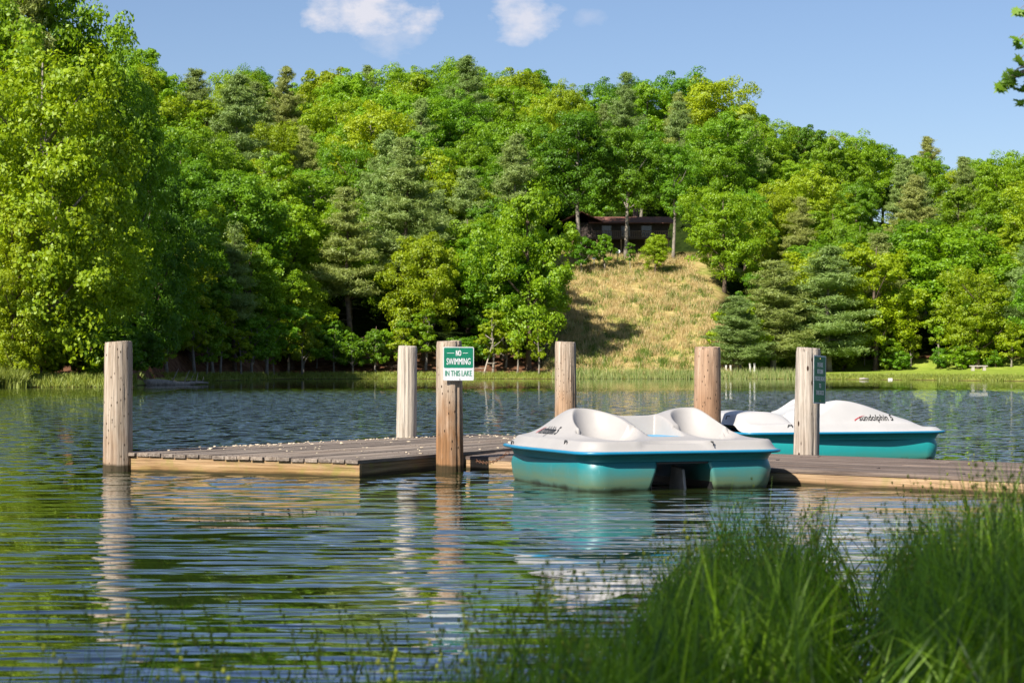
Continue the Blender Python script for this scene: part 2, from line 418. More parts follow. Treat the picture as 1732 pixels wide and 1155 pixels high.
def post(px, Y, r_, top_py, label, mat, tilt=0.0, seed=0, bot=-.5, cut=False):
    rng = random.Random(seed)
    x = (px - CX) * Y / F; h = 1.0 + (HZ - top_py) * Y / F
    n, rows = 64, 40; mb = MB(); rings = []
    ph = [rng.uniform(0, 6.28) for _ in range(8)]
    cracks = [(rng.uniform(0, 6.28), rng.uniform(.006, .020), rng.uniform(.02, .05)) for _ in range(14)]
    for i in range(rows + 1):
        z = bot + (h - bot) * i / rows
        t = i / rows; rr = r_ * (1.06 - .10 * t)
        if i == rows: rr -= .006
        ring = []
        for k in range(n):
            a = 2 * math.pi * k / n
            q = rr * (1 + .03 * math.sin(2 * a + ph[0]) + .012 * math.sin(3 * a + ph[1] + z * 2) + .008 * math.sin(5 * a + ph[2] - z * 3)) + rng.uniform(-.0012, .0012)
            for (ca, dp, wd) in cracks:
                da = abs((a - ca - .1 * math.sin(z * 2 + ph[3]) + math.pi) % (2 * math.pi) - math.pi)
                if da < wd * 2.5: q -= dp * (1 - da / (wd * 2.5)) * (.4 + .6 * math.sin(z * 3 + ca) ** 2)
            ring.append((q * math.cos(a) + tilt * z, q * math.sin(a), z + (rng.uniform(-.006, .004) - .008 * math.cos(a - ph[4]) if i == rows else 0)))
        rings.extend(ring)
    fs = [(i * n + k, i * n + (k + 1) % n, (i + 1) * n + (k + 1) % n, (i + 1) * n + k) for i in range(rows) for k in range(n)]
    mb.add(rings, fs)
    mb.add(rings[-n:] + [(tilt * h, 0, h + .004)], [(k, (k + 1) % n, n) for k in range(n)])
    o = mb.build('mooring_post', mat, smooth=True); o.location = (x, Y, 0)
    m_ = o.data; 
    for p in m_.polygons:
        if p.normal.z > .8: p.use_smooth = False
    tag(o, label, 'post', 'mooring posts round the dock'); return o

P_PALE = ((.15, .105, .075), (.40, .31, .235), (.55, .455, .375))
P_GREY = ((.19, .15, .12), (.42, .355, .30), (.55, .48, .42))
mw1 = wood_mat('post_wood_scarred', P_PALE, axis='z', stain=(.42, 2.2, (.42, .22, .10), .55), holes=34)
mw2 = wood_mat('post_wood_plain', ((.28, .22, .17), (.47, .40, .33), (.57, .50, .43)), axis='z', stain=(.2, 3, (.42, .28, .18), .5))
mw3 = wood_mat('post_wood_stained', P_PALE, axis='z', stain=(.95, 1.3, (.36, .18, .075), .95), holes=30)
mw4 = wood_mat('post_wood_wormed', P_PALE, axis='z', stain=(1.15, 1.4, (.50, .28, .14), .65), holes=44)
mw5 = wood_mat('post_wood_brown', ((.24, .15, .10), (.42, .28, .19), (.52, .37, .27)), axis='z', stain=(1.2, 1.6, (.44, .24, .13), .7), holes=34)
mw6 = wood_mat('post_wood_grey', P_GREY, axis='z', stain=(.5, 2, (.45, .33, .24), .4), holes=16)
post(200, 19.62, .137, 578, 'pitted pale post standing in the water at the outer corner of the platform', mw1, seed=1)
post(687, 24.2, .122, 585.5, 'smooth pale grey post behind the far edge of the platform, without a sign', mw2, seed=2, tilt=.012)
P3 = post(761, 19.5, .127, 577, 'post stained dark orange low down, carrying the no swimming sign', mw3, seed=3, tilt=-.006)
post(956.5, 25.4, .134, 578.5, 'worm-holed tan post rising behind the left hump of the front boat', mw4, seed=4)
post(1196.5, 21.4, .147, 587, 'thick brown scratched post rising behind the right hump of the front boat', mw5, seed=5)
P6 = post(1363, 20.35, .132, 588.5, 'grey cracked post beside the rear boat, carrying the tall narrow sign', mw6, seed=6, tilt=.022)

# ------------------------------------------------------------------ dock
A_, B_ = at(192, 764.5, .187), at(607, 778.5, .158)
B_ = Vector((-1.417, 18.43, .162)); A_ = Vector((-3.95, 19.66, .187))
D_ = at(800, 734, .17); C_ = Vector((1.30, 23.78, .165))
DECK_COLS = ((.075, .056, .045), (.21, .17, .14), (.38, .325, .275))
def lerp(a, b, t): return a + (b - a) * t
def planks(mb, A, B, C, D, n, th, rng, gap=.006, along=0.0, jit=.02, edge=0):
    "boards running A->D / B->C, n of them between AD and BC"
    for i in range(n):
        t0, t1 = i / n, (i + 1) / n
        w = (B - A).length; gp = gap / w
        a, b = lerp(A, B, t0 + gp), lerp(A, B, t1 - gp); c, d = lerp(D, C, t1 - gp), lerp(D, C, t0 + gp)
        e0 = rng.uniform(0, jit); dirv = (d - a).normalized()
        dz = Vector((0, 0, rng.uniform(-.004, .004)))
        a2, b2 = a - dirv * e0 + dz, b - dirv * (e0 + rng.uniform(-.004, .004)) + dz
        mb.hexa([a2, b2, c + dz, d + dz], th)
rng = random.Random(5)
angP = math.atan2((D_ - A_).y, (D_ - A_).x)
deckP = wood_mat('decking_weathered', DECK_COLS, rot=angP, wet=False)
beam_cols = ((.10, .06, .032), (.36, .23, .12), (.54, .38, .22))
angF = math.atan2((B_ - A_).y, (B_ - A_).x)
beamF = wood_mat('beam_timber', beam_cols, rot=angF, green=.45, stain=(.10, 9, (.34, .19, .05), .9), zoff=-.02)
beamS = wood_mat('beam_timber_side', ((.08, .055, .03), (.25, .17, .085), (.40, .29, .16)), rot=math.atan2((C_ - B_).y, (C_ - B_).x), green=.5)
plat = empty('dock_platform', ((A_ + C_) / 2).xy.to_3d())
tag(plat, 'square weathered plank platform littered with droppings, at the outer end of the dock', 'dock')
off = -Vector(plat.location)
def moved(ps): return [p + off for p in ps]
mb = MB(); planks(mb, *moved([A_, B_, C_, D_]), 19, .034, rng); mb.build('decking', deckP, plat, bevel=.004)
def beam(A, B, inset, top, bot, th):
    "upright timber under edge A->B"
    d = (B - A).normalized(); nrm = Vector((-d.y, d.x, 0))
    if nrm.dot((A_ + C_) / 2 - A) < 0: nrm = -nrm
    a = A + nrm * inset; b_ = B + nrm * inset; c = b_ + nrm * th; e = a + nrm * th
    q = [Vector((p.x, p.y, p.z - top)) for p in (a, b_, c, e)]
    return q
def add_beam(mb, A, B, inset, top, bot, th, centre):
    d = (B - A).normalized(); nrm = Vector((-d.y, d.x, 0)).normalized()
    if nrm.dot(centre - A) < 0: nrm = -nrm
    a, b_ = A + nrm * inset, B + nrm * inset
    q = [a, b_, b_ + nrm * th, a + nrm * th]
    vs = [(p.x, p.y, bot) for p in q] + [(p.x, p.y, p.z - top) for p in q]
    mb.add(vs, [(3, 2, 1, 0), (4, 5, 6, 7), (0, 1, 5, 4), (1, 2, 6, 5), (2, 3, 7, 6), (3, 0, 4, 7)])
cen = ((A_ + C_) / 2 + off)
mb = MB(); a, b_, c, d = moved([A_, B_, C_, D_])
add_beam(mb, a, b_, .012, .036, -.12, .05, cen); mb.build('front_beam', beamF, plat, bevel=.004)
mb = MB(); u_ = (c - b_).normalized(); add_beam(mb, b_ + u_ * .064, c, .012, .036, -.12, .05, cen); mb.build('side_beam', beamS, plat, bevel=.004)
mb = MB(); add_beam(mb, d, c, .012, .036, -.12, .05, cen); mb.build('back_beam', beamS, plat)
mb = MB(); u_ = (d - a).normalized(); add_beam(mb, a + u_ * .064, d, .012, .036, -.12, .05, cen); mb.build('side_beam', beamS, plat)
mb = MB(); rng = random.Random(12)
for i in range(19):
    for tt in (.012, .25, .5, .75, .985):
        for q in (.25, .75):
            p = lerp(lerp(A_, D_, tt), lerp(B_, C_, tt), (i + q) / 19) + off
            mb.tube([(p.x, p.y, p.z + .002), (p.x, p.y, p.z + .0065)], .0045, 6)
nl_ = mb.build('nail_heads', rust_d := simple('dark_nail', (.05, .03, .02), .7), plat); nl_['kind'] = 'stuff'
# walkway
W0 = Vector((-.47, 20.02, .135)); wd = Vector((.728, -.686, 0)); wnm = Vector((.686, .728, 0))
W1 = W0 + wd * 8.0
def backpt(t): return Vector((2.77, 20.5, .135)) + Vector((.716, -.698, 0)) * t
WB1 = backpt(5.2); WB0 = backpt(-3.15)
walk = empty('dock_walkway', ((W0 + WB1) / 2).xy.to_3d())
tag(walk, 'long low plank walkway running from the platform past both boats to the bank', 'dock')
off = -Vector(walk.location)
angW = math.atan2(wd.y, wd.x)
deckW = wood_mat('decking_dark', ((.05, .036, .030), (.15, .115, .098), (.29, .235, .20)), rot=angW, wet=False)
mb = MB(); rng = random.Random(8)
N = 17
for i in range(N):
    t0, t1 = i / N + .0025, (i + 1) / N - .0025
    a, b_ = lerp(W0, WB0, t0), lerp(W0, WB0, t1); d, c = lerp(W1, WB1, t0), lerp(W1, WB1, t1)
    L = (d - a).length; cuts = [0] + sorted([rng.uniform(.2, .45), rng.uniform(.55, .85)]) + [1]
    for s0, s1 in zip(cuts[:-1], cuts[1:]):
        dz = Vector((0, 0, rng.uniform(-.004, .004))); s1 -= .001
        mb.hexa([p + off + dz for p in (lerp(a, d, s0), lerp(a, d, s1), lerp(b_, c, s1), lerp(b_, c, s0))], .034)
mb.build('decking', deckW, walk, bevel=.004)
cenw = (W0 + WB1) / 2 + off
mb = MB(); add_beam(mb, W0 + off, W1 + off, .012, .036, -.12, .05, cenw)
mb.build('front_beam', wood_mat('beam_timber_light', ((.20, .12, .07), (.46, .31, .18), (.60, .43, .27)), rot=angW, green=.3, stain=(.07, 9, (.35, .18, .06), .8), zoff=-.02), walk, bevel=.004)
mb = MB(); add_beam(mb, WB0 + off, WB1 + off, .012, .036, -.12, .05, cenw); mb.build('back_beam', beamS, walk)

# droppings and dry crumbs along the far edge of the platform
rng = random.Random(3); vs = []; fs = []
def pebble(p, r_):
    b0 = len(vs); k = 7
    ax = rng.uniform(0, 6.28); el = rng.uniform(1.0, 2.6)
    for zz, rr in ((0, .75), (.5, 1), (.95, .6)):
        for j in range(k):
            a = 6.283 * j / k; q = rr * r_ * rng.uniform(.75, 1.2); x_, y_ = q * math.cos(a) * el, q * math.sin(a)
            vs.append((p.x + x_ * math.cos(ax) - y_ * math.sin(ax), p.y + x_ * math.sin(ax) + y_ * math.cos(ax), p.z + zz * r_))
    for lv in (0, 1):
        for j in range(k): fs.append((b0 + lv * k + j, b0 + lv * k + (j + 1) % k, b0 + (lv + 1) * k + (j + 1) % k, b0 + (lv + 1) * k + j))
    fs.append(tuple(b0 + 2 * k + j for j in range(k)))
for i in range(260):
    t = rng.random() ** .9 * .9 + .04; s_ = abs(rng.gauss(0, .07)) if rng.random() < .7 else rng.random()
    s_ = min(.97, .02 + s_)
    p = lerp(lerp(A_, D_, t), lerp(B_, C_, t), s_); p.z += .006
    pebble(p, rng.uniform(.003, .012))
for i in range(60):
    t = rng.random(); s_ = rng.random() * .3
    p = lerp(D_, C_, t) + (B_ - C_).normalized() * rng.random() * 1.2; p.z = .176
    pebble(p, rng.uniform(.003, .011))
mb = MB(); mb.add(vs, fs)
tag(mb.build('droppings', simple('dry_droppings', (.62, .52, .38), .9, .35, 60)), 'pale dry goose droppings scattered over the platform boards', 'droppings', kind='stuff')

# mooring chain
rust = simple('rusty_iron', (.16, .075, .04), .8, .4, 60, metal=.3)
mb = MB(); pts = []
c0, c1 = at_y(806, 779, 19.62), at_y(858, 766, 18.9)
nl = 19
for i in range(nl):
    t = i / (nl - 1); p = lerp(c0, c1, t); p.z -= .05 * math.sin(math.pi * t)
    t2 = min(1, t + .05); q = lerp(c0, c1, t2); q.z -= .05 * math.sin(math.pi * t2)
    d = (q - p).normalized() if t < 1 else Vector((1, 0, .3)).normalized()
    s1 = d.cross(Vector((0, 0, 1))).normalized(); s2 = d.cross(s1)
    sd = s1 if i % 2 else s2
    loop = [p + d * (.014 * 1.4 * math.cos(a)) + sd * (.014 * math.sin(a)) for a in [2 * math.pi * k / 10 for k in range(11)]]
    mb.tube(loop, .0036, 5, cap=False)
tag(mb.build('mooring_chain', rust, smooth=True), 'rusty chain from the walkway beam to the front pedal boat', 'chain')

# ------------------------------------------------------------------ signs
sign_green = simple('sign_green', (.005, .17, .095), .35, .12, 9)
sign_green_d = simple('sign_green_dark', (.004, .17, .085), .35, .12, 9)
sign_white = simple('sign_white', (.62, .64, .66), .4, .08, 9)
sign_ink = simple('sign_green_ink', (.03, .22, .13), .5, .1, 30)
zinc = simple('zinc', (.45, .42, .36), .4, .2, 60, metal=.8)
def rrect(w, h, r_, n=5):
    pts = []
    for cx_, cy_, a0 in ((w - r_, h - r_, 0), (-w + r_, h - r_, 90), (-w + r_, -h + r_, 180), (w - r_, -h + r_, 270)):
        for k in range(n + 1):
            a = R(a0 + 90 * k / n); pts.append((cx_ + r_ * math.cos(a), cy_ + r_ * math.sin(a)))
    return pts
def slab(mb, pts, y0, y1, cx=0, cz=0, mi=0):
    n = len(pts)
    vs = [(x + cx, y0, z + cz) for x, z in pts] + [(x + cx, y1, z + cz) for x, z in pts]
    mb.add(vs, [tuple(range(n))[::-1] if y0 < y1 else tuple(range(n)), tuple(range(n, 2 * n))] + [(i, (i + 1) % n, n + (i + 1) % n, n + i) for i in range(n)], mi)
def text_mesh(body, height, width=None, off=0.0, space=1.0):
    "text curve -> mesh data, centred, upright in XZ facing -Y, scaled to the given height and width"
    c = bpy.data.curves.new('lettering', 'FONT'); c.body = body; c.size = 1; c.align_x = 'CENTER'; c.space_character = space
    c.resolution_u = 3; c.offset = off
    o = bpy.data.objects.new('tmp_lettering', c); COL.objects.link(o)
    dg = bpy.context.evaluated_depsgraph_get(); me = bpy.data.meshes.new_from_object(o.evaluated_get(dg))
    bpy.data.objects.remove(o)
    co = np.zeros(len(me.vertices) * 3, dtype=np.float32); me.vertices.foreach_get('co', co); co = co.reshape(-1, 3)
    mn, mx_ = co.min(0), co.max(0)
    sy = height / (mx_[1] - mn[1]); sx = (width / (mx_[0] - mn[0])) if width else sy
    x = (co[:, 0] - (mn[0] + mx_[0]) / 2) * sx; z = (co[:, 1] - (mn[1] + mx_[1]) / 2) * sy
    tri = []
    me.calc_loop_triangles()
    tri = [tuple(t.vertices) for t in me.loop_triangles]
    return x, z, tri
def split_long(x, z, tri, lim=.012):
    bm = bmesh.new(); vv = [bm.verts.new((a, 0, c)) for a, c in zip(x, z)]
    for t in tri:
        try: bm.faces.new([vv[i] for i in t])
        except ValueError: pass
    for _ in range(5):
        ed = [e for e in bm.edges if e.calc_length() > lim]
        if not ed: break
        bmesh.ops.subdivide_edges(bm, edges=ed, cuts=1); bmesh.ops.triangulate(bm, faces=bm.faces[:])
    bm.verts.index_update()
    xs_ = np.array([v.co.x for v in bm.verts]); zs_ = np.array([v.co.z for v in bm.verts]); ts = [tuple(v.index for v in f.verts) for f in bm.faces]
    bm.free(); return xs_, zs_, ts
def sign_text(mb, body, h, w, cz, y=-.0035, bold=0.0, cx=0):
    x, z, tri = text_mesh(body, h, w)
    offs = [0.0] if not bold else [-bold, 0, bold]
    for k, o_ in enumerate(offs):
        mb.add([(a + o_ + cx, y - .0004 * k, c + cz) for a, c in zip(x, z)], tri)

def sign1():
    w, h = .152, .163
    c = at_y(775.5, 615, 19.36)
    o = empty('sign', c, R(12)); tag(o, 'green and white metal sign reading NO SWIMMING IN THIS LAKE, bolted to a post', 'sign')
    mb = MB(); slab(mb, rrect(w, h, .014), 0, .0025); mb.build('panel', sign_white, o)
    mb = MB(); slab(mb, rrect(w - .008, .098, .010), -.0015, -.0003, cz=.057); mb.build('green_field', sign_green, o)
    mb = MB(); sign_text(mb, 'NO', .055, .050, .103, bold=.0016); sign_text(mb, 'SWIMMING', .062, .235, .022, bold=.0010)
    mb.build('lettering', (wi := simple('sign_white_ink', (.7, .72, .74), .5)), o)
    mb = MB(); slab(mb, [(-.035, -.0022), (.035, -.0022), (.035, .0022), (-.035, .0022)], -.0032, -.0018, cx=-.078, cz=.103); mb.build('line', wi, o); mb = MB()
    slab(mb, [(-.025, -.0022), (.025, -.0022), (.025, .0022), (-.025, .0022)], -.0032, -.0018, cx=.068, cz=.103)
    mb.build('line', wi, o)
    mb = MB(); sign_text(mb, 'IN THIS LAKE', .054, .262, -.093, y=-.0012, bold=.0015); mb.build('lettering', sign_ink, o)
    for z_ in (.150, -.150, .0):
        mb = MB(); mb.tube([(.01, .002, z_), (.01, -.006, z_)], [.005, .004], 8); mb.build('bolt', zinc, o)
def sign2():
    w, h = .150, .245
    c = at_y(1386.5, 642, 20.22)
    o = empty('sign', c, R(57)); tag(o, 'tall narrow green sign asking for paddle boats to be returned, bolted to a grey post', 'sign')
    o.rotation_euler = (0, R(2.0), R(57))
    mb = MB(); slab(mb, rrect(w, h, .010), 0, .0025); mb.build('panel', sign_white, o)
    mb = MB(); slab(mb, rrect(w - .016, h - .014, .008), -.0015, -.0003); mb.build('green_field', sign_green_d, o)
    mb = MB()
    for t, ww, z_ in (('PLEASE', .13, .150), ('RETURN', .135, .082), ('PADDLE BOAT', .245, .010), ('TO', .045, -.062), ('THIS DOCK', .19, -.132)):
        sign_text(mb, t, .046, ww, z_, bold=.0034)
    mb.build('lettering', simple('sign_cream_ink', (.78, .80, .74), .5), o)
    for z_ in (.212, -.212):
        mb = MB(); mb.tube([(0, .002, z_), (0, -.007, z_)], [.006, .005], 8); mb.build('bolt', simple('brass', (.6, .42, .12), .35, .1, 40, metal=.6), o)
sign1(); sign2()

# ------------------------------------------------------------------ pedal boats
def plastic(name, col, rough=.38, dirt=(.30, .30, .16), low=None, bump=.001, streak=0.0, spec=.45):
    m, nt, out = new_mat(name); g = NT(nt); co = g.coord()
    n = g.noise(co, 3.5, 5, .6); n2 = g.noise(co, 30, 4)
    c = g.ramp(n, [(.3, tuple(x * .93 for x in col)), (.7, tuple(min(1, x * 1.04) for x in col))])
    if low is not None:
        s = g.n('ShaderNodeSeparateXYZ', Vector=co)
        band = g.noise(g.mapping(co, (1.2, 1.2, 22)), 1.0, 4, .6)
        zz = g.math('ADD', s.outputs[2], g.math('MULTIPLY', g.math('SUBTRACT', n, .5), .12))
        k = g.math('MULTIPLY', g.math('SUBTRACT', low, zz), 7, clamp=True)
        c = g.mix(g.math('MULTIPLY', k, g.math('ADD', .25, g.math('MULTIPLY', band, .9))), c, tuple(dirt) + (1,))
        k2 = g.math('MULTIPLY', g.math('SUBTRACT', .03, zz), 30, clamp=True)
        c = g.mix(k2, c, (.03, .035, .02, 1))
        st = g.noise(g.mapping(co, (40, 40, 2)), 1.0, 3, .6)
        sk = g.math('MULTIPLY', g.math('SUBTRACT', st, .66), 6, clamp=True)
        c = g.mix(g.math('MULTIPLY', sk, .35), c, (.25, .5, .55, 1))
    else:
        sp = g.math('MULTIPLY', g.math('SUBTRACT', n2, .60), 5, clamp=True)
        c = g.mix(g.math('MULTIPLY', sp, .18), c, tuple(dirt) + (1,))
    b = g.n('ShaderNodeBsdfPrincipled'); g.put(b.inputs['Base Color'], c); b.inputs['Roughness'].default_value = rough
    b.inputs['Specular IOR Level'].default_value = spec
    nt.links.new(g.bump(n2, .4, bump), b.inputs['Normal'])
    nt.links.new(b.outputs[0], out.inputs[0]); return m
M_DECK = plastic('boat_deck_plastic', (.46, .45, .445), .42, dirt=(.45, .42, .38))
M_DECK1 = plastic('boat_deck_plastic_dull', (.36, .345, .335), .45, dirt=(.20, .18, .15))
M_HULL = plastic('boat_hull_plastic', (.010, .19, .215), .4, low=.20, dirt=(.15, .19, .085))
M_HULL2 = plastic('boat_hull_plastic_clean', (.014, .30, .30), .4, low=.12, dirt=(.12, .30, .18))
M_RIM = plastic('boat_rim_plastic', (.012, .20, .36), .35, dirt=(.05, .2, .3))
M_SEAT = plastic('boat_seat_plastic', (.05, .35, .62), .35, dirt=(.1, .3, .5))
M_BLACK = simple('black_plastic', (.012, .012, .013), .5, .3, 30)
M_GREYP = simple('grey_plastic', (.30, .28, .27), .6, .2, 12)
M_RED = simple('red_decal', (.45, .03, .04), .5)
RIM = .315
def ss(a, b, t):
    t = np.clip((t - a) / (b - a), 0, 1); return t * t * (3 - 2 * t)
def boat(loc, rz, HL, HW, label, hull_mat, arch=False, text_u=.30):
    root = empty('pedal_boat', loc, rz)
    CR0 = .22
    tag(root, label, 'pedal boat', 'pedal boats moored at the dock')
    CR = CR0
    def halfw(u):  # the bow narrows a little
        return HW * (1 - .10 * ss(.25, 1.0, u / HL))
    def inside(u, v):
        hw = HW * (1 - .10 * ss(.25, 1.0, u / HL))
        qx = np.abs(u) - (HL - CR); qy = np.abs(v) - (hw - CR)
        d = np.hypot(np.maximum(qx, 0), np.maximum(qy, 0)) + np.minimum(np.maximum(qx, qy), 0) - CR
        return -d
    def deck_h(u, v):
        d = inside(u, v)
        av = np.abs(v); un = u / HL
        base = RIM + .012 + (.082 - .045 * ss(.62, .80, un)) * ss(0, .075, d) 
        # crest across the boat: high over each side, lower saddle in the middle
        crest = .185 + .070 * ss(.10, .50, av)
        crest = crest * (1 - ss(.56, HW - .05, av))
        u0 = -.04
        bowside = 1 - ss(0, .95, (un - u0)); bowside = bowside ** 1.15
        inner_b = 1 - ss(.04, .46, (un - u0))
        wv = ss(.20, .46, av); bowf = inner_b * (1 - wv) + bowside * wv
        stern = 1 - ss(.0, .80, (u0 - un))
        hump = base + crest * np.where(un > u0, bowf, stern)
        z = hump
        def smin(a_, b_, k=.022):
            h = np.clip(.5 + .5 * (b_ - a_) / k, 0, 1); return b_ * (1 - h) + a_ * h - k * h * (1 - h)
        # two scooped seats facing aft
        for sg in (-1, 1):
            rho = np.hypot((un + .46) / .44, (v - sg * .47) / .285)
            bowl = RIM + .072 + .30 * np.clip((rho - .42) / .58, 0, 3) ** 2.1
            bowl = np.where(u < -.40 * HL, RIM + .072 + .11 * np.clip((rho - .5) / .5, 0, 3) ** 2, bowl)
            z = smin(z, bowl)
        # recess between them (cooler well) with upright back
        rc = np.maximum(np.abs(v) / .165, np.abs(un + .38) / .29)
        z = smin(z, RIM + .070 + .5 * np.clip(rc - .88, 0, 3) * 1.5 , .012)
        # footwells forward
        for sg in (-1, 1):
            rc = np.hypot((un - .36) / .30, (v - sg * .20) / .20)
            z = smin(z, RIM - .02 + .6 * np.clip(rc - .6, 0, 3) ** 1.5)
        # shallow step in the stern lip
        rc = np.hypot((un + 1.0) / .13, (v + .10) / .36)
        z = z - .028 * (1 - ss(.82, 1.0, rc)) * ss(0.0, .06, d)
        if arch:
            k = np.sqrt(np.clip(1 - ((un + .76) / .27) ** 2, 0, 1))
            ar = .135 * k ** .8 * (1 - ss(.50, .70, av))
            z = np.maximum(z, base + ar)
            rc = np.hypot((un + .74) / .185, (v + .60) / .24)
            z = np.where((un < -.5), smin(z, base + .0 + .35 * np.clip(rc - .75, 0, 3), .015), z)
        return np.where(d > 0, z, RIM)
    # deck sheet as a polar-ish grid: boundary rows then scaled inwards
    nA, nR = 260, 110
    ang = np.linspace(0, 2 * np.pi, nA, endpoint=False)
    def edge(a_):
        lo = np.zeros_like(a_); hi = np.full_like(a_, 3.0)
        for _ in range(40):
            mid = (lo + hi) / 2; ins = inside(mid * np.cos(a_), mid * np.sin(a_)) > 0
            lo = np.where(ins, mid, lo); hi = np.where(ins, hi, mid)
        return lo
    # square grid clipped is crisper for the scoops: use superposed grid in (s,t) mapped to the outline
    E = edge(ang)
    rr = (1 - (np.linspace(0, 1, nR)) ** 1.25)     # dense to the rim
    rr = np.linspace(1, 0.004, nR)
    U = (rr[:, None] * (E * np.cos(ang))[None, :]); V = (rr[:, None] * (E * np.sin(ang))[None, :])
    Z = deck_h(U, V)
    verts = np.stack([V.ravel() * -1, U.ravel(), Z.ravel()], -1)       # local: +Y = bow, X = side
    verts[:, 0] = V.ravel()
    i = np.arange(nR - 1)[:, None] * nA; k = np.arange(nA)[None, :]; k2 = (k + 1) % nA
    f = np.stack([i + k, i + nA + k, i + nA + k2, i + k2], -1).reshape(-1)
    me = np_mesh('deck', verts, f, 4, M_DECK if arch else M_DECK1, True)
    dk = link('deck', me, root)
    # orientation check: normals up
    if me.polygons[nA * 50].normal.z < 0: me.flip_normals()
    # blue rim lip
    mb = MB(); n = 120; a2 = np.linspace(0, 2 * np.pi, n, endpoint=False); E2 = edge(a2)
    prof = [(-.02, .012), (.022, .012), (.032, .005), (.032, -.008), (.018, -.016), (-.06, -.022)]
    for (o_, z_) in prof:
        for a, e in zip(a2, E2):
            mb.v.append(((e + o_) * math.sin(a), (e + o_) * math.cos(a), RIM + z_))
    for j in range(len(prof) - 1):
        for q in range(n):
            q2 = (q + 1) % n; mb.f.append((j * n + q, j * n + q2, (j + 1) * n + q2, (j + 1) * n + q)); mb.m.append(0)
    mb.build('rim', M_RIM, root, True)
    # hull: band under the rim + two pontoons with a tunnel between
    def outline(off, n=96):
        a3 = np.linspace(0, 2 * np.pi, n, endpoint=False); e = edge(a3)
        # offset inward in metric terms
        return [((ee + 0) * math.sin(a) * (1 - off / HW), (ee) * math.cos(a) * (1 - off / HL)) for a, ee in zip(a3, e)]
    mb = MB()
    TOP = RIM - .018; TUN = .235
    lv = [(.030, TOP), (.050, TOP - .03), (.058, TUN + .01), (.060, TUN)]
    rings = [outline(o_) for o_, _ in lv]
    n = len(rings[0])
    base = 0
    for (o_, z_), rg in zip(lv, rings): mb.v.extend([(x, y, z_) for x, y in rg])
    for j in range(len(lv) - 1):
        for q in range(n):
            q2 = (q + 1) % n; mb.f.append((j * n + q, (j + 1) * n + q, (j + 1) * n + q2, j * n + q2)); mb.m.append(0)
    mb.f.append(tuple((len(lv) - 1) * n + q for q in range(n))); mb.m.append(0)
    # pontoons
    TW = .225
    def ponton(sg):
        zs = [TUN + .004, TUN - .025, .16, .06, .0, -.08]
        off = [.058, .050, .040, .052, .066, .12]
        NN = 72; allr = []
        for z_, o_ in zip(zs, off):
            hl = HL - o_ * 1.25; ring = []
            # D-shaped plan: big outer corners, small inner ones
            r_o = .20; inn = TW + .012 + max(0, .20 - z_) * .28
            pts = []
            def hw_(y): return float(HW * (1 - .10 * ss(.25, 1.0, y / HL))) - o_
            ri = .035
            for cx_, cy_, r_, a0 in ((1, 1, r_o, 0), (0, 1, ri, 90), (0, 0, ri, 180), (1, 0, r_o, 270)):
                for kk in range(NN // 4):
                    a = R(a0 + 90 * kk / (NN // 4 - 1))
                    ycen = (hl - r_) if cy_ else -(hl - r_)
                    y = ycen + r_ * math.sin(a)
                    xc = (hw_(y) - r_) if cx_ else (inn + r_)
                    pts.append((sg * (xc + r_ * math.cos(a)), y))
            allr.append([(x, y, z_) for x, y in pts])
        b0 = len(mb.v); m_ = len(allr[0])
        for rg in allr: mb.v.extend(rg)
        for j in range(len(allr) - 1):
            for q in range(m_):
                q2 = (q + 1) % m_; f_ = (b0 + j * m_ + q, b0 + (j + 1) * m_ + q, b0 + (j + 1) * m_ + q2, b0 + j * m_ + q2)
                mb.f.append(f_ if sg > 0 else f_[::-1]); mb.m.append(0)
    ponton(1); ponton(-1)
    mb.build('hull', hull_mat, root, True)
    # black sheets standing in for the shade inside the paddle tunnel, grey rudder
    mb = MB()
    mb.box((-TW - .055, 0, .10), (.004, HL - .10, .118)); mb.box((TW + .055, 0, .10), (.004, HL - .10, .118))
    mb.box((0, 0, TUN - .012), (TW + .01, HL - .085, .006))
    mb.build('tunnel_shade', M_BLACK, root)
    mb = MB(); mb.add([(.06, -HL + .16, -.12), (.06, -HL + .50, -.12), (.06, -HL + .44, .19), (.06, -HL + .22, .16),
                       (.085, -HL + .16, -.12), (.085, -HL + .50, -.12), (.085, -HL + .44, .19), (.085, -HL + .22, .16)],
                      [(0, 1, 2, 3), (7, 6, 5, 4), (0, 4, 5, 1), (1, 5, 6, 2), (2, 6, 7, 3), (3, 7, 4, 0)])
    mb.build('rudder', M_GREYP, root, bevel=.006)
    # blue well floor
    mb = MB(); mb.box((0, -.38 * HL, RIM + .110), (.155, .25 * HL, .006)); mb.build('well_floor', M_SEAT, root, bevel=.004)
    # small black cleats on the rim
    for (u, v) in ((.62 * HL, -HW + .055), (-.55 * HL, -HW + .045), (-.55 * HL, HW - .045), (-HL + .04, .25)):
        zc = float(deck_h(np.array([u]), np.array([v]))[0])
        mb = MB(); mb.tube([(v, u - .03, zc - .01), (v, u - .018, zc + .026), (v, u + .018, zc + .026), (v, u + .03, zc - .01)], .006, 6)
        mb.build('cleat', M_BLACK, root, True)
    # lettering and swoosh, laid on the outer flank of each side
    for sg in (-1, 1):
        x, z, tri = split_long(*text_mesh('sundolphin 5', .060, .42, off=.02))
        uc = text_u * HL
        uu = uc + (-x if sg > 0 else x) * 1.0
        # on the flank: text height runs inwards from the rim
        def flank(uu, zt):
            "distance from the centre line at which the outer flank reaches height zt"
            lo = np.full_like(uu, .52); hi = np.full_like(uu, HW - .075)
            for _ in range(24):
                m_ = (lo + hi) / 2; up_ = deck_h(uu, m_) > zt; lo = np.where(up_, m_, lo); hi = np.where(up_, hi, m_)
            return (lo + hi) / 2
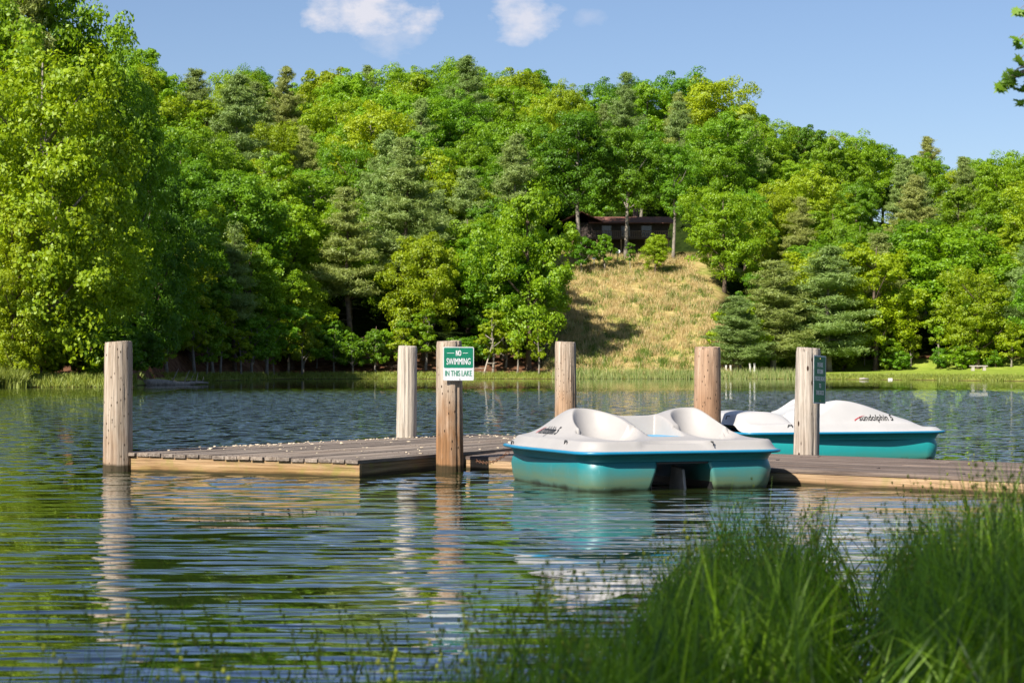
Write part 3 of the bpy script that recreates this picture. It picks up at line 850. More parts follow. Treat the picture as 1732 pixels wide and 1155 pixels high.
        if sg < 0: uu = uc - x
        else: uu = uc + x
        vv = sg * flank(uu, RIM + .102 + (z + .03) / .06 * .085)
        def put(name, uu, vv, tri, mat):
            hz = deck_h(np.asarray(uu), np.asarray(vv)) + .006
            m2 = MB(); m2.add([(b_, a_, c_) for a_, b_, c_ in zip(uu, vv, hz)], tri); m2.build(name, mat, root)
        put('lettering', uu, vv, tri, M_BLACK)
        s_ = 1 if sg > 0 else -1
        st = np.linspace(0, 1, 10)
        su = np.concatenate([uc - s_ * (.27 - .15 * st), uc - s_ * (.27 - .15 * st)])
        hv = .012 + .028 * st; sv0 = .055 * np.sin(st * 1.5)
        zt = np.concatenate([sv0 - .005 * (1 - st) + .012, sv0 + .010 * (1 - st) + .012])
        vv2 = sg * flank(su, RIM + .112 + zt * 1.0)
        put('emblem', su, vv2, [(q, q + 1, q + 11, q + 10) for q in range(9)], M_RED)
    return root
y1 = math.atan2(.37, .93)
nearc = Vector((.585, 16.2, 0))
HLn, HWn = 1.10, .93
Lv = Vector((-.355, .935, 0)); Wv = Vector((.935, .355, 0))
boat(nearc + Lv * HLn + Wv * HWn + Vector((0, .02, 0)), math.atan2(.355, .935), HLn, HWn,
     'nearer pedal boat, white deck on a grimy teal hull, in front of the walkway', M_HULL, text_u=.03)
# rear boat: broadside, bow to the right
ang2 = math.atan2(.26, .966)
L2 = Vector((math.cos(ang2), math.sin(ang2), 0)); Wn2 = Vector((-L2.y, L2.x, 0))
near_edge = Vector(((1436 - CX) / F * 21.6, 21.6, 0))
boat(near_edge + Wn2 * .78, ang2 - math.pi / 2, 1.23, .80, 'farther pedal boat, bright white deck on a clean teal hull, beyond the walkway', M_HULL2, arch=True)

# ------------------------------------------------------------------ trees
BARK = simple('bark_brown', (.12, .085, .06), .9, .45, 3, bump=.03)
BARK_G = simple('bark_grey', (.24, .21, .17), .9, .35, 3, bump=.03)
DEADW = simple('dead_wood', (.42, .36, .29), .9, .3, 4)
DEADTWIG = simple('dead_twigs', (.17, .115, .085), .9, .4, 4)
LEAF = leaf_mat('broadleaf', (.150, .275, .006), (.265, .400, .010), trans=.45)
NEEDLE = leaf_mat('pine_needles', (.20, .30, .070), (.33, .43, .12), trans=.35)
LEAFN = leaf_mat('leaf_near', (.13, .27, .012), (.22, .38, .02), trans=.5)

def leaf_cards(C, Nrm, S, rng, aspect=1.0, wid=.62):
    "diamond cards at centres C facing Nrm with half-size S"
    n = len(C)
    a = rng.normal(size=(n, 3)); t = np.cross(Nrm, a); t /= np.linalg.norm(t, axis=1)[:, None] + 1e-9
    b = np.cross(Nrm, t)
    S = S[:, None]
    v = np.stack([C + t * S * aspect, C + b * S * wid, C - t * S * aspect, C - b * S * wid], 1)
    return v.reshape(-1, 3), np.arange(4 * n)

def limbs(mb, rng, base, tips, r0):
    for tp in tips:
        b0 = Vector(base); tp = Vector(tp); mid = lerp(b0, tp, .5) + Vector((rng.uniform(-.3, .3), rng.uniform(-.3, .3), -abs(tp.z - b0.z) * .08))
        mb.tube([b0, lerp(b0, mid, .6), mid, lerp(mid, tp, .6), tp], [r0, r0 * .8, r0 * .6, r0 * .4, r0 * .15], 5, cap=False)

def broadleaf(seed, H, Rr, base_f, nclump, nleaf, leafsize, bark, mat, lobes=7, twig=.0, elong=1.0, zlow=.14):
    """returns (trunk mesh, crown mesh). The crown is a set of leaf sprays laid over lobed, layered clumps."""
    rng = np.random.default_rng(seed); pr = random.Random(seed)
    zc0 = H * base_f; hh = (H - zc0)
    # big lobes on limbs
    L = []
    for i in range(lobes):
        a = i * 2.399 + pr.uniform(-.4, .4); t = (i + .5) / lobes
        zl = zc0 + hh * (zlow + (.86 - zlow) * t); rad = Rr * (.62 * math.sin(math.pi * (.18 + .72 * (1 - t) ** 1.0 )) + .05) * pr.uniform(.72, 1.25)
        L.append((rad * math.cos(a), rad * math.sin(a), zl, Rr * pr.uniform(.30, .58) * (1.0 - .20 * t)))
    L.append((0, 0, zc0 + hh * .80, Rr * .48))
    L.append((pr.uniform(-.4, .4), pr.uniform(-.4, .4), zc0 + hh * .5, Rr * .55))
    CC = []
    per = max(3, nclump // len(L))
    for (x, y, z, r_) in L:
        for k in range(per):
            d = rng.normal(size=3); d[2] = d[2] * .9 + .25; d /= np.linalg.norm(d)
            q = r_ * (rng.uniform(.60, 1.28))
            CC.append((x + d[0] * q, y + d[1] * q, z + d[2] * q * .85 * elong, r_ * rng.uniform(.20, .42), d))
    pts = []; nr = []; sz = []
    for (x, y, z, cr, d) in CC:
        m = int(nleaf * rng.uniform(.7, 1.3))
        w = rng.normal(size=(m, 3)); w /= np.linalg.norm(w, axis=1)[:, None]
        w[:, 2] = np.where((w[:, 2] < -.1) & (rng.random(m) < .45), -w[:, 2] * .7, w[:, 2])
        rad = cr * (1 - .55 * rng.random(m) ** 2.2)[:, None]
        p = w * rad * np.array([1.1, 1.1, .85]) + np.array([x, y, z])
        nn = w * .8 + np.array([0, 0, .10]) + d * .6 + rng.normal(size=(m, 3)) * .6
        pts.append(p); nr.append(nn); sz.append(np.full(m, leafsize) * rng.uniform(.55, 1.35, m))
    P = np.concatenate(pts); Nn = np.concatenate(nr); Nn /= np.linalg.norm(Nn, axis=1)[:, None]; S = np.concatenate(sz)
    v, f = leaf_cards(P, Nn, S, rng, 1.0)
    crown = np_mesh('crown', v, f, 4, mat)
    mb = MB(); lean = (pr.uniform(-.4, .4), pr.uniform(-.4, .4))
    tr = H * .0135 + .05
    pth = [(lean[0] * t * t * 1.5 + .10 * math.sin(t * 7 + seed), lean[1] * t * t * 1.5 + .1 * math.sin(t * 5), -0.4 + t * (H * .9 + .4)) for t in np.linspace(0, 1, 10)]
    mb.tube(pth, [tr * (1.5 if i == 0 else 1.1 - .95 * i / 9) for i in range(10)], 8)
    for (x, y, z, r_) in L:
        b0 = max(H * .16, z - max(1.0, math.hypot(x, y)) * .9); k = b0 / (H * .9)
        limbs(mb, pr, (lean[0] * k * k * 1.5, lean[1] * k * k * 1.5, b0), [(x, y, z)], tr * .5)
        for (cx_, cy_, cz_, cr, d) in [CC[pr.randrange(len(CC))] for _ in range(2)]:
            if math.dist((cx_, cy_, cz_), (x, y, z)) < Rr * .8: limbs(mb, pr, (x * .8, y * .8, z - .3), [(cx_, cy_, cz_)], tr * .18)
    return mb.mesh('trunk', bark, True), crown

def pine(seed, H, Rr, base_f, bark, mat, whorls=25, dens=1.0, card=.12, sparse=0.0, dead_low=True, droop=.0):
    rng = np.random.default_rng(seed); pr = random.Random(seed)
    mb = MB(); tr = H * .012 + .05
    lean = pr.uniform(-.5, .5)
    def axis(z): return Vector((lean * (z / H) ** 2 + .12 * math.sin(z * .5 + seed), .1 * math.cos(z * .4), z))
    mb.tube([axis(z) for z in np.linspace(-.4, H * .99, 12)], [tr * (1.15 - 1.08 * i / 11) for i in range(12)], 7)
    P = []; Nn = []; S = []
    for w in range(whorls):
        t = (w + pr.uniform(-.3, .3)) / whorls
        z = H * (base_f + (1 - base_f) * max(0, t)); 
        env = max(0, 1 - t) ** .75 * (.55 + .45 * min(1, t * 5 + .3)) + .03
        for b in range(pr.choice((4, 5, 6))):
            if pr.random() < sparse: continue
            a = pr.uniform(0, 6.283); Lb = Rr * env * pr.uniform(.55, 1.15)
            up = .12 + 1.1 * max(0, t) ** 2.5 - droop
            b0 = axis(z); tip = b0 + Vector((math.cos(a) * Lb, math.sin(a) * Lb, Lb * up + pr.uniform(-.2, .2)))
            mid = lerp(b0, tip, .5) - Vector((0, 0, Lb * .07))
            mb.tube([b0, mid, tip], [tr * .30 * (1 - t * .6), tr * .17 * (1 - t * .6), .012], 4, cap=False)
            ntw = max(3, int(Lb * 3.2))
            for k in range(ntw):
                s_ = .22 + .78 * (k + pr.random()) / ntw
                c = lerp(lerp(b0, mid, min(1, s_ * 2)), tip, max(0, s_ * 2 - 1))
                sd = (pr.uniform(-1, 1)) * Lb * .30 * (1.15 - s_ * .75)
                c = c + Vector((-math.sin(a) * sd, math.cos(a) * sd, pr.uniform(-.05, .10) + abs(sd) * .12))
                m = int(62 * dens); tuft = (.27 + .20 * pr.random()) * (1.1 - .5 * t)
                q = rng.normal(size=(m, 3)) * np.array([tuft, tuft, tuft * .42]) + np.array([c.x, c.y, c.z])
                P.append(q)
                nn = rng.normal(size=(m, 3)) * .9 + np.array([math.cos(a) * .45, math.sin(a) * .45, .35]); Nn.append(nn)
                S.append(rng.uniform(.6, 1.3, m) * card)
    P = np.concatenate(P); Nn = np.concatenate(Nn); Nn /= np.linalg.norm(Nn, axis=1)[:, None]; S = np.concatenate(S)
    v, f = leaf_cards(P, Nn, S, rng, 1.7, .30)
    if dead_low:
        for k in range(12):
            z = H * pr.uniform(.12, base_f + .12); a = pr.uniform(0, 6.283); Lb = Rr * pr.uniform(.2, .5)
            b0 = axis(z); mb.tube([b0, b0 + Vector((math.cos(a) * Lb * .5, math.sin(a) * Lb * .5, .1)), b0 + Vector((math.cos(a) * Lb, math.sin(a) * Lb, pr.uniform(-.4, .3)))], [.04, .025, .01], 4, cap=False)
    return mb.mesh('trunk', bark, True), np_mesh('crown', v, f, 4, mat)

# prototypes (mesh data shared by the copies)
BL = [broadleaf(11, 14, 4.8, .06, 250, 170, .115, BARK, LEAF, lobes=9), broadleaf(12, 13, 5.0, .10, 270, 165, .11, BARK, LEAF, lobes=10),
      broadleaf(13, 15, 4.4, .08, 250, 170, .115, BARK_G, LEAF, lobes=11), broadleaf(14, 12, 4.6, .05, 230, 170, .11, BARK, LEAF, lobes=8),
      broadleaf(15, 14, 5.2, .12, 280, 165, .115, BARK_G, LEAF, lobes=12), broadleaf(16, 13, 4.2, .08, 230, 170, .11, BARK, LEAF, lobes=9)]
BLH = [14, 13, 15, 12, 14, 13, 17]
PN = [pine(21, 17, 4.2, .22, BARK, NEEDLE), pine(22, 15, 4.4, .14, BARK_G, NEEDLE, whorls=23, dens=1.0), pine(23, 18, 3.8, .34, BARK, NEEDLE, whorls=22, sparse=.15)]
PNH = [17, 15, 18]
# low slender trees with layered foliage at the water's edge
BL.append(broadleaf(17, 17, 4.6, .33, 230, 170, .115, BARK_G, LEAF, lobes=8)); 
UN = [broadleaf(31, 8, 2.3, .16, 110, 60, .135, BARK_G, LEAF, lobes=7, elong=.6), broadleaf(32, 7, 2.5, .10, 110, 60, .135, BARK_G, LEAF, lobes=8, elong=.6)]
UNH = [8, 7]

FOR_GROUP = 'trees of the wooded hillside'
TREES = []        # (root, kind, tone, px, row)
def tone_col(tone, rr):
    base = {'yellow-green': (1.45, 1.22, .75), 'bright green': (1.05, 1.12, .8), 'mid green': (.78, .98, .95), 'dark green': (.58, .80, .85),
            'grey-green': (.96, .98, 1.0), 'olive': (1.15, .98, .95)}[tone]
    j = rr.uniform(.88, 1.12)
    return (base[0] * j * rr.uniform(.94, 1.06), base[1] * j, base[2] * j, 1)
def plant(kind, idx, x, y, z, h, wscale, tone, rr, row='', label=None, group=FOR_GROUP):
    protos, hs = {'b': (BL, BLH), 'p': (PN, PNH), 'u': (UN, UNH)}[kind]
    tr, cr = protos[idx]; s = h / hs[idx]
    nm = {'b': 'broadleaf_tree', 'p': 'pine_tree', 'u': 'sapling'}[kind]
    o = empty(nm, (x, y, z), rr.uniform(0, 6.28)); o.scale = (s * wscale, s * wscale, s)
    t = link('trunk', tr, o); c = link('crown', cr, o); c.color = tone_col(tone, rr)
    tag(o, label, {'b': 'tree', 'p': 'pine tree', 'u': 'small tree'}[kind], group)
    TREES.append((o, kind, tone, CX + F * x / y, row, label is not None))
    return o

rr = random.Random(77)
placed = []
def free(x, y, r_):
    return all((x - a) ** 2 + (y - b) ** 2 > (r_ + c) ** 2 * .25 * 1.0 for a, b, c in placed)
def in_clear(x, y, m=0.0):
    a = x / y; d = y - shore(a)
    lo = float(np.interp(d, [0, 30, 55, 60], [.022, .026, .034, .034])); hi = float(np.interp(d, [0, 15, 35, 55, 60], [.104, .103, .092, .078, .078]))
    mm = m / y
    if d < 56 and lo - mm < a < hi + mm: return True
    # house footprint
    if abs(x - HOUSE.x - 1) < 11 + m * .6 and -3 - m * .5 < y - HOUSE.y < 10.5: return True
    if a > .108 and d < float(np.interp(a, [.108, .13, .257, .3], [3, 24, 52, 55])): return True
    return False

def put_px(kind, idx, px, py_base, Y, py_top, tone, label=None, wscale=1.0, row='hero', z=None):
    "hero tree: standing on the ground at bearing px and distance Y, reaching photo row py_top"
    x = (px - CX) / F * Y; gz = ground(x, Y) if z is None else z
    h = 1 + (HZ - py_top) * Y / F - gz
    placed.append((x, Y, 6.5 if kind != 'u' else 3.5))
    return plant(kind, idx, x, Y, gz, h, wscale, tone, rr, row, label)
# hand-placed trees one can pick out
put_px('p', 1, 400, 640, 252, 128, 'grey-green', 'tall broad grey-green pine rising above the left part of the ridge', 1.15)
put_px('p', 0, 622, 300, 316, 112, 'grey-green', 'dark feathery pine breaking the skyline below the larger cloud', 1.0)
put_px('p', 2, 590, 640, 218, 318, 'olive', 'olive sparse pine with bare lower limbs near the shore left of the no swimming post', 1.25)
put_px('p', 2, 690, 640, 224, 235, 'grey-green', 'slim tall pine with layered boughs, straight above the far smooth post', 1.15)
put_px('p', 0, 660, 640, 238, 225, 'grey-green', 'pine with soft grey-green boughs halfway up the hill', 1.1)
put_px('p', 1, 870, 500, 246, 228, 'grey-green', 'pale pine on the hill above the edge of the dry grass slope', .95)
put_px('p', 1, 1310, 612, 226, 440, 'olive', 'wide bushy pine beside the lawn, left one of the pair', 1.75)
put_px('p', 1, 1400, 612, 228, 418, 'grey-green', 'wide bushy pine beside the lawn, right one of the pair', 1.7)
put_px('p', 1, 1245, 612, 216, 500, 'grey-green', 'short rounded pine at the lower right corner of the dry grass slope', 1.8)
put_px('p', 0, 1545, 610, 262, 298, 'olive', 'pale thin-crowned pine standing among broadleaf trees above the lawn', 1.15)
put_px('b', 1, 1226, 540, 246, 318, 'bright green', 'large bright broadleaf tree at the right edge of the dry grass slope', 1.1)
put_px('b', 0, 893, 620, 216, 300, 'bright green', 'bright leafy tree at the left edge of the dry grass slope', .82)
put_px('b', 4, 850, 620, 219, 385, 'mid green', 'round green tree overhanging the shore right of the no swimming sign', 1.1)
put_px('b', 3, 1620, 612, 236, 370, 'bright green', 'large spreading broadleaf tree directly behind the stone bench', 1.35)
put_px('b', 5, 1480, 612, 232, 395, 'yellow-green', 'light green tree right of the bushy pines, at the back of the lawn', 1.1)
put_px('b', 2, 690, 200, 322, 150, 'bright green', 'rounded bright tree on the ridge right of the skyline pine', 1.0)
put_px('b', 4, 790, 200, 322, 116, 'bright green', 'tall green tree at the top of the ridge under the smaller cloud', 1.15)
put_px('b', 2, 730, 200, 326, 124, 'bright green', 'upright green tree on the ridge left of the tallest one', 1.0)
put_px('b', 0, 1020, 200, 322, 152, 'mid green', 'thin-topped tree on the ridge above the brown house', 1.0)
put_px('b', 3, 1109, 470, 251, 394, 'yellow-green', 'small vivid yellow-green tree standing alone at the top of the grass slope', 1.05)
put_px('b', 6, 978, 436, 255, 185, 'dark green', 'tall dark tree with a bare grey trunk beside the left end of the house', 1.0)
put_px('b', 6, 1060, 436, 257, 215, 'mid green', 'tall tree with a bare trunk and high crown shading the house front', .95)
put_px('b', 6, 1140, 436, 258, 240, 'mid green', 'tall high-crowned tree at the right end of the house', .9)
put_px('b', 4, 1085, 380, 282, 215, 'dark green', 'dark tree behind the house roof', 1.0)
put_px('b', 1, 1035, 380, 285, 235, 'mid green', 'green tree towering behind the middle of the house roof', 1.0)
put_px('u', 1, 1022, 436, 252, 392, 'mid green', 'thin young tree in front of the balcony, left of the round dish', .9)
put_px('u', 0, 1066, 436, 253, 408, 'mid green', 'thin young tree in front of the house, right of the round dish', .9)
put_px('u', 1, 983, 440, 250, 396, 'dark green', 'young tree at the left end of the balcony', 1.0)
# left promontory: big near trees
EMER = HOUSE
BIGL = [broadleaf(41, 21, 6.6, .02, 480, 110, .15, BARK_G, LEAF, lobes=20, zlow=.06), broadleaf(42, 20, 6.0, .02, 470, 110, .145, BARK, LEAF, lobes=18, zlow=.05)]
def big(idx, px, Y, py_top, tone, label, ws=1.0, rot=0.0):
    x = (px - CX) / F * Y; gz = ground(x, Y); h = 1 + (HZ - py_top) * Y / F - gz
    tr, cr = BIGL[idx]; s = h / (21, 20)[idx]
    o = empty('broadleaf_tree', (x, Y, gz), rot); o.scale = (s * ws, s * ws, s)
    link('trunk', tr, o); c = link('crown', cr, o); c.color = tuple(q * (1.15 if tone == 'yellow-green' else 1.0) for q in tone_col(tone, rr))
    tag(o, label, 'tree', 'big trees on the left point'); placed.append((x, Y, 8)); return o
big(0, 62, 116, 45, 'yellow-green', 'huge yellow-green tree leaning over the water on the left point', .85, .4)
big(1, 160, 120, 270, 'yellow-green', 'yellow-green tree with foliage hanging down to the water behind the left post', .80, 1.9)
big(1, 125, 131, -10, 'bright green', 'tall shaded tree behind the huge yellow-green one on the point', .72, 3.1)
big(0, 205, 139, 70, 'bright green', 'tree with leafy top against the sky, right end of the point', .52, 2.2)
big(0, 20, 130, -120, 'bright green', 'tallest tree of the left point, its top out of view', .8, 5.0)
big(1, 250, 150, 200, 'dark green', 'dark shaded tree on the inner side of the left point', .6, 4.0)
big(1, 20, 113, 330, 'yellow-green', 'yellow-green low-branched tree at the far left water edge', .8, 5.5)
o = put_px('p', 2, 45, 640, 127, -30, 'olive', 'pine with bare grey lower branches behind the huge yellow-green tree', .8)

# scattered forest
cand = []
for k in range(9000):
    a = rr.uniform(-.27, .27); y = rr.uniform(115, 345)
    if rr.random() > (y / 372) ** .6: continue
    cand.append((a * y, y))
cand.sort(key=lambda c: c[1])
nF = 0
for (x, y) in cand:
    a = x / y; d = y - shore(a)
    if d < 5.0: continue
    # beyond the ridge only the first rows show
    gz = ground(x, y)
    rad = 3.7 + 1.9 * min(1, d / 90)
    if in_clear(x, y, 3.2) or not free(x, y, rad * 2): continue
    if nF >= 268: break
    h = rr.uniform(11.5, 16.0)
    if y > 310: h = rr.uniform(12, 15.5)
    if d < 14: h = rr.uniform(9, 13)
    if a > .11: h *= .86
    if d < 60 and .02 < a < .11: h *= .85
    q = rr.random()
    row = 'shore' if d < 16 else ('ridge' if y > 300 else ('upper' if y > 265 else 'lower'))
    if q < (.10 if row == 'ridge' else .22):
        plant('p', rr.randrange(3), x, y, gz, h * 1.15, rr.uniform(.9, 1.2), rr.choice(('grey-green', 'olive', 'grey-green')), rr, row)
    else:
        tone = rr.choices(('yellow-green', 'bright green', 'mid green', 'dark green'), (.26, .40, .24, .10))[0]
        plant('b', rr.randrange(6), x, y, gz, h * rr.uniform(.95, 1.18), rr.uniform(.82, 1.16), tone, rr, row)
    placed.append((x, y, rad)); nF += 1
# slender trees along the waterline
for k in range(74):
    if k < 54: a = rr.uniform(-.165, .016)
    else: a = rr.uniform(.11, .262)
    d = rr.uniform(1.6, 5.5) if a < .1 else float(np.interp(a, [.108, .13, .257, .3], [3, 24, 52, 55])) + rr.uniform(1, 5)
    y = shore(a) + d; x = a * y
    if any((x - p[0]) ** 2 + (y - p[1]) ** 2 < 1.7 ** 2 for p in placed): continue
    placed.append((x, y, 1.5))
    plant('u', rr.randrange(2), x, y, ground(x, y), rr.uniform(4.0, 8.2), rr.uniform(.8, 1.2), rr.choice(('yellow-green', 'bright green', 'yellow-green', 'mid green')), rr, 'edge', group='slender trees along the shore')

# labels for the scattered trees: tone, kind, band on the hill, then what they stand over, counted from the left
def zone(px):
    for lim, nm in ((330, 'behind the left post'), (500, 'below the broad ridge pine'), (640, 'left of the smooth post'), (780, 'above the no swimming sign'),
                    (950, 'beside the grass slope'), (1150, 'above the house'), (1330, 'right of the grass slope'), (1500, 'above the bushy pines'), (3000, 'above the bench')):
        if px < lim: return nm
ORD = 'first second third fourth fifth sixth seventh eighth ninth tenth eleventh twelfth thirteenth fourteenth fifteenth sixteenth seventeenth eighteenth nineteenth twentieth'.split()
buckets = {}
for t in TREES:
    if not t[5]: buckets.setdefault((t[1], t[2], t[4], zone(t[3])), []).append(t)
ROWN = {'shore': 'near the shore', 'edge': 'at the water line', 'lower': 'on the lower hill', 'upper': 'on the upper hill', 'ridge': 'on the ridge'}
for (kd, tn, row, zn), lst in buckets.items():
    lst.sort(key=lambda t: t[3])
    kn = {'b': 'broadleaf tree', 'p': 'pine', 'u': 'slender tree'}[kd]
    for i, t in enumerate(lst):
        lab = f"{tn} {kn} {ROWN[row]} {zn}"
        if len(lst) > 1: lab += f", {ORD[min(i, 19)]} from left"
        t[0]['label'] = lab

# dead conifer skeleton and bare leaning snag by the shore
def dead_tree(px, Y, py_top, label, mat, lean, nb, spread, seed, name='dead_tree'):
    pr = random.Random(seed); x = (px - CX) / F * Y; gz = ground(x, Y); H = 1 + (HZ - py_top) * Y / F - gz
    o = empty(name, (x, Y, gz)); tag(o, label, 'dead tree')
    mb = MB(); ax = [Vector((lean * (z / H), .1 * math.sin(z), z)) for z in np.linspace(-.3, H, 9)]
    mb.tube(ax, [.13 * (1 - .85 * i / 8) for i in range(9)], 6); mb.build('trunk', mat, o, True)
    mb = MB()
    for k in range(nb):
        t = pr.uniform(.15, .98); p = ax[min(8, int(t * 8))]; a = pr.uniform(0, 6.28); L = spread * (1.1 - t) * pr.uniform(.5, 1.1) + .2
        q = p + Vector((math.cos(a) * L, math.sin(a) * L, L * pr.uniform(-.15, .3)))
        mb.tube([p, lerp(p, q, .5) + Vector((0, 0, -.08)), q], [.045, .028, .01], 4, cap=False)
        for j in range(7):
            s_ = pr.uniform(.25, 1); b0 = lerp(p, q, s_); a2 = a + pr.uniform(-1.2, 1.2); l2 = L * pr.uniform(.15, .4)
            mb.tube([b0, b0 + Vector((math.cos(a2) * l2, math.sin(a2) * l2, pr.uniform(-.3, .2) * l2))], [.02, .006], 3, cap=False)
    mb.build('branches', mat, o)
dead_tree(632, 213.5, 552, 'dead brown conifer with tangled twigs on the shore left of the smooth post', DEADTWIG, .3, 60, 3.4, 5)
dead_tree(818, 213.0, 572, 'bare white leaning snag on the shore right of the no swimming sign', DEADW, 1.1, 7, 1.6, 6)

# ------------------------------------------------------------------ house on the hill
def house():
    z0 = HOUSE.z - .2; o = empty('house', (HOUSE.x, HOUSE.y, z0)); tag(o, 'dark brown two-storey wooden house with balcony among trees at the top of the grass slope', 'house')
    wall = simple('house_siding', (.065, .048, .042), .85, .25, 2); trim = simple('house_trim', (.06, .045, .04), .8)
    roofm = simple('house_shingles', (.20, .085, .065), .9, .35, 3); glass = simple('house_glass', (.05, .06, .07), .1)
    found = simple('house_basement', (.07, .055, .05), .9)
    # body from x=-6.5 to 7, two storeys
    mb = MB(); mb.box((.2, 5, 1.3), (6.6, 4, 1.3)); mb.build('basement', found, o)
    mb = MB(); mb.box((.2, 5, 3.75), (6.8, 4.2, 1.15)); mb.build('wall', wall, o)
    mb = MB(); mb.box((-4.6, 2.6, 3.6), (1.4, 1.6, 1.0)); mb.build('bay_wall', wall, o)
    mb = MB()     # roof: gable running along x with a cross gable on the left
    def gable(x0, x1, y0, y1, ze, zr, t=.14):
        ym = (y0 + y1) / 2
        for (ya, za, yb, zb) in ((y0, ze, ym, zr), (ym, zr, y1, ze)):
            q = [Vector((x0, ya, za)), Vector((x1, ya, za)), Vector((x1, yb, zb)), Vector((x0, yb, zb))]; mb.hexa(q, t)
    gable(-3.6, 7.8, -.4, 10, 4.85, 6.0)
    for (xa, za, xb, zb) in ((-7.4, 5.0, -4.6, 6.35), (-4.6, 6.35, -1.8, 5.0)):
        q = [Vector((xa, -.6, za)), Vector((xb, -.6, zb)), Vector((xb, 9.5, zb)), Vector((xa, 9.5, za))]; mb.hexa(q, .14)
    mb.build('roof', roofm, o)
    for (x, z, w, h, y) in ((-5.2, 3.9, .45, .5, .97), (-1.2, 3.7, .55, .75, .77), (1.3, 3.8, .5, .6, .77), (4.1, 3.75, .6, .7, .77)):
        fr = MB(); fr.box((x, y, z), (w + .08, .03, h + .08)); f_ = fr.build('window', simple('window_frame_paint', (.35, .36, .38), .6), o)
        pn = MB(); pn.box((x, y - .04, z), (w, .012, h)); pn.build('pane', glass, f_)
    mb = MB(); mb.box((.3, -.6, 2.62), (6.9, 1.35, .08)); mb.build('balcony_floor', trim, o)
    mb = MB()
    for k in range(56):
        x = -6.5 + k * .245; mb.box((x, -1.9, 3.15), (.045, .02, .42))
    mb.box((.3, -1.9, 3.62), (6.9, .05, .04)); mb.box((.3, -1.9, 2.78), (6.9, .04, .03)); mb.build('railing', simple('railing_wood', (.17, .125, .10), .85), o)
    for x in (-5.8, -2.6, .6, 3.8, 6.8):
        mb = MB(); mb.box((x, -1.8, 1.2), (.09, .09, 1.36)); mb.build('balcony_post', simple('post_wood_yellow', (.24, .16, .08), .8), o)
    mb = MB(); mb.box((3.0, 5.2, 6.2), (.4, .4, .9)); mb.build('chimney', found, o)
house()
def dish(px, py, Y, r_, label, tilt):
    c = at_y(px, py, Y); gz = ground(c.x, c.y); o = empty('satellite_dish', (c.x, c.y, gz)); tag(o, label, 'satellite dish')
    h = c.z - gz; m = simple('dish_paint', (.55, .56, .55), .5)
    mb = MB(); mb.tube([(0, 0, -.2), (0, 0, h)], .05, 8); mb.build('pole', zinc, o)
    mb = MB(); n = 20; rings = []
    M_ = Matrix.Rotation(R(90 - tilt), 3, 'X')
    for k, q in enumerate((0.02, .4, .75, 1)):
        for j in range(n):
            a = 6.2832 * j / n; v = M_ @ Vector((r_ * q * math.cos(a), r_ * q * math.sin(a), r_ * .28 * q * q)); rings.append((v.x, v.y - .1, v.z + h))
    b2 = [(x, y + .03, z) for x, y, z in rings]
    mb.add(rings, [(k * n + j, k * n + (j + 1) % n, (k + 1) * n + (j + 1) % n, (k + 1) * n + j) for k in range(3) for j in range(n)])
    mb.add(b2, [((k + 1) * n + j, (k + 1) * n + (j + 1) % n, k * n + (j + 1) % n, k * n + j) for k in range(3) for j in range(n)])
    mb.build('bowl', m, o, True)
dish(1045, 426, 255, .30, 'round grey satellite dish on a pole in front of the house', 30)
dish(1005, 438, 252, .28, 'small low satellite dish in the dry grass left of the round one', 60)

# ------------------------------------------------------------------ things on the far shore
white_paint = simple('white_paint', (.62, .60, .55), .7, .15, 6)
FPOSTS = ((1228, 'first'), (1235.5, 'second'), (1268.5, 'third'), (1276, 'fourth'))
for px, nm in FPOSTS:
    Y = 213.5 if px < 1250 else 213.0; x = (px - CX) / F * Y; gz = ground(x, Y)
    mb = MB(); mb.box((0, 0, .4), (.09, .06, .75 if px > 1250 else .55)); mb.box((0, 0, (1.17 if px > 1250 else .97)), (.11, .08, .03))
    q = mb.build('marker_post', white_paint, bevel=.02); q.location = (x, Y, gz)
    tag(q, f'short white post on the far shore right of the thick brown post, {nm} of four', 'post', 'short white posts on the far shore')
mb = MB(); Y = 190; x = (1655 - CX) / F * Y
Y = 216; x = (1655 - CX) / F * Y; gz = ground(x, Y)
bn = empty('bench', (x, Y, gz)); tag(bn, 'low pale stone bench at the back of the lawn under the trees', 'bench')
stone = simple('pale_stone', (.42, .38, .33), .85)
mb = MB(); mb.box((0, 0, .50), (.95, .25, .06)); mb.build('seat', stone, bn, bevel=.01)
for s_ in (-1, 1):
    mb = MB(); mb.box((s_ * .62, 0, .2), (.16, .2, .24)); mb.build('leg', stone, bn, bevel=.01)
c = at_y(1503, 636, 191); 
pb = empty('outlet_box', (c.x, 190.2, ground(c.x, 190.2))); tag(pb, 'small white outlet box with a pipe on the bank of the lawn', 'box')
mb = MB(); mb.box((0, 0, .40), (.20, .15, .12)); mb.build('box', white_paint, pb, bevel=.02)
mb = MB(); mb.box((0, 0, .1), (.06, .06, .25)); mb.build('stand', white_paint, pb)
mb = MB(); mb.tube([(-.2, 0, .2), (-1.0, -.1, .13), (-1.5, -.2, .08)], .05, 8); mb.build('pipe', simple('pipe_tan', (.4, .28, .18), .7), pb, True)
mb = MB(); mb.tube([(0, 0, 0), (.4, 0, .02), (.9, 0, 0)], [.06, .09, .04], 8); rk = mb.build('rock', stone, smooth=True); rk.location = (c.x - 3.2, 188.8, .12)
tag(rk, 'small pale rock at the waterline left of the white outlet box', 'rock')
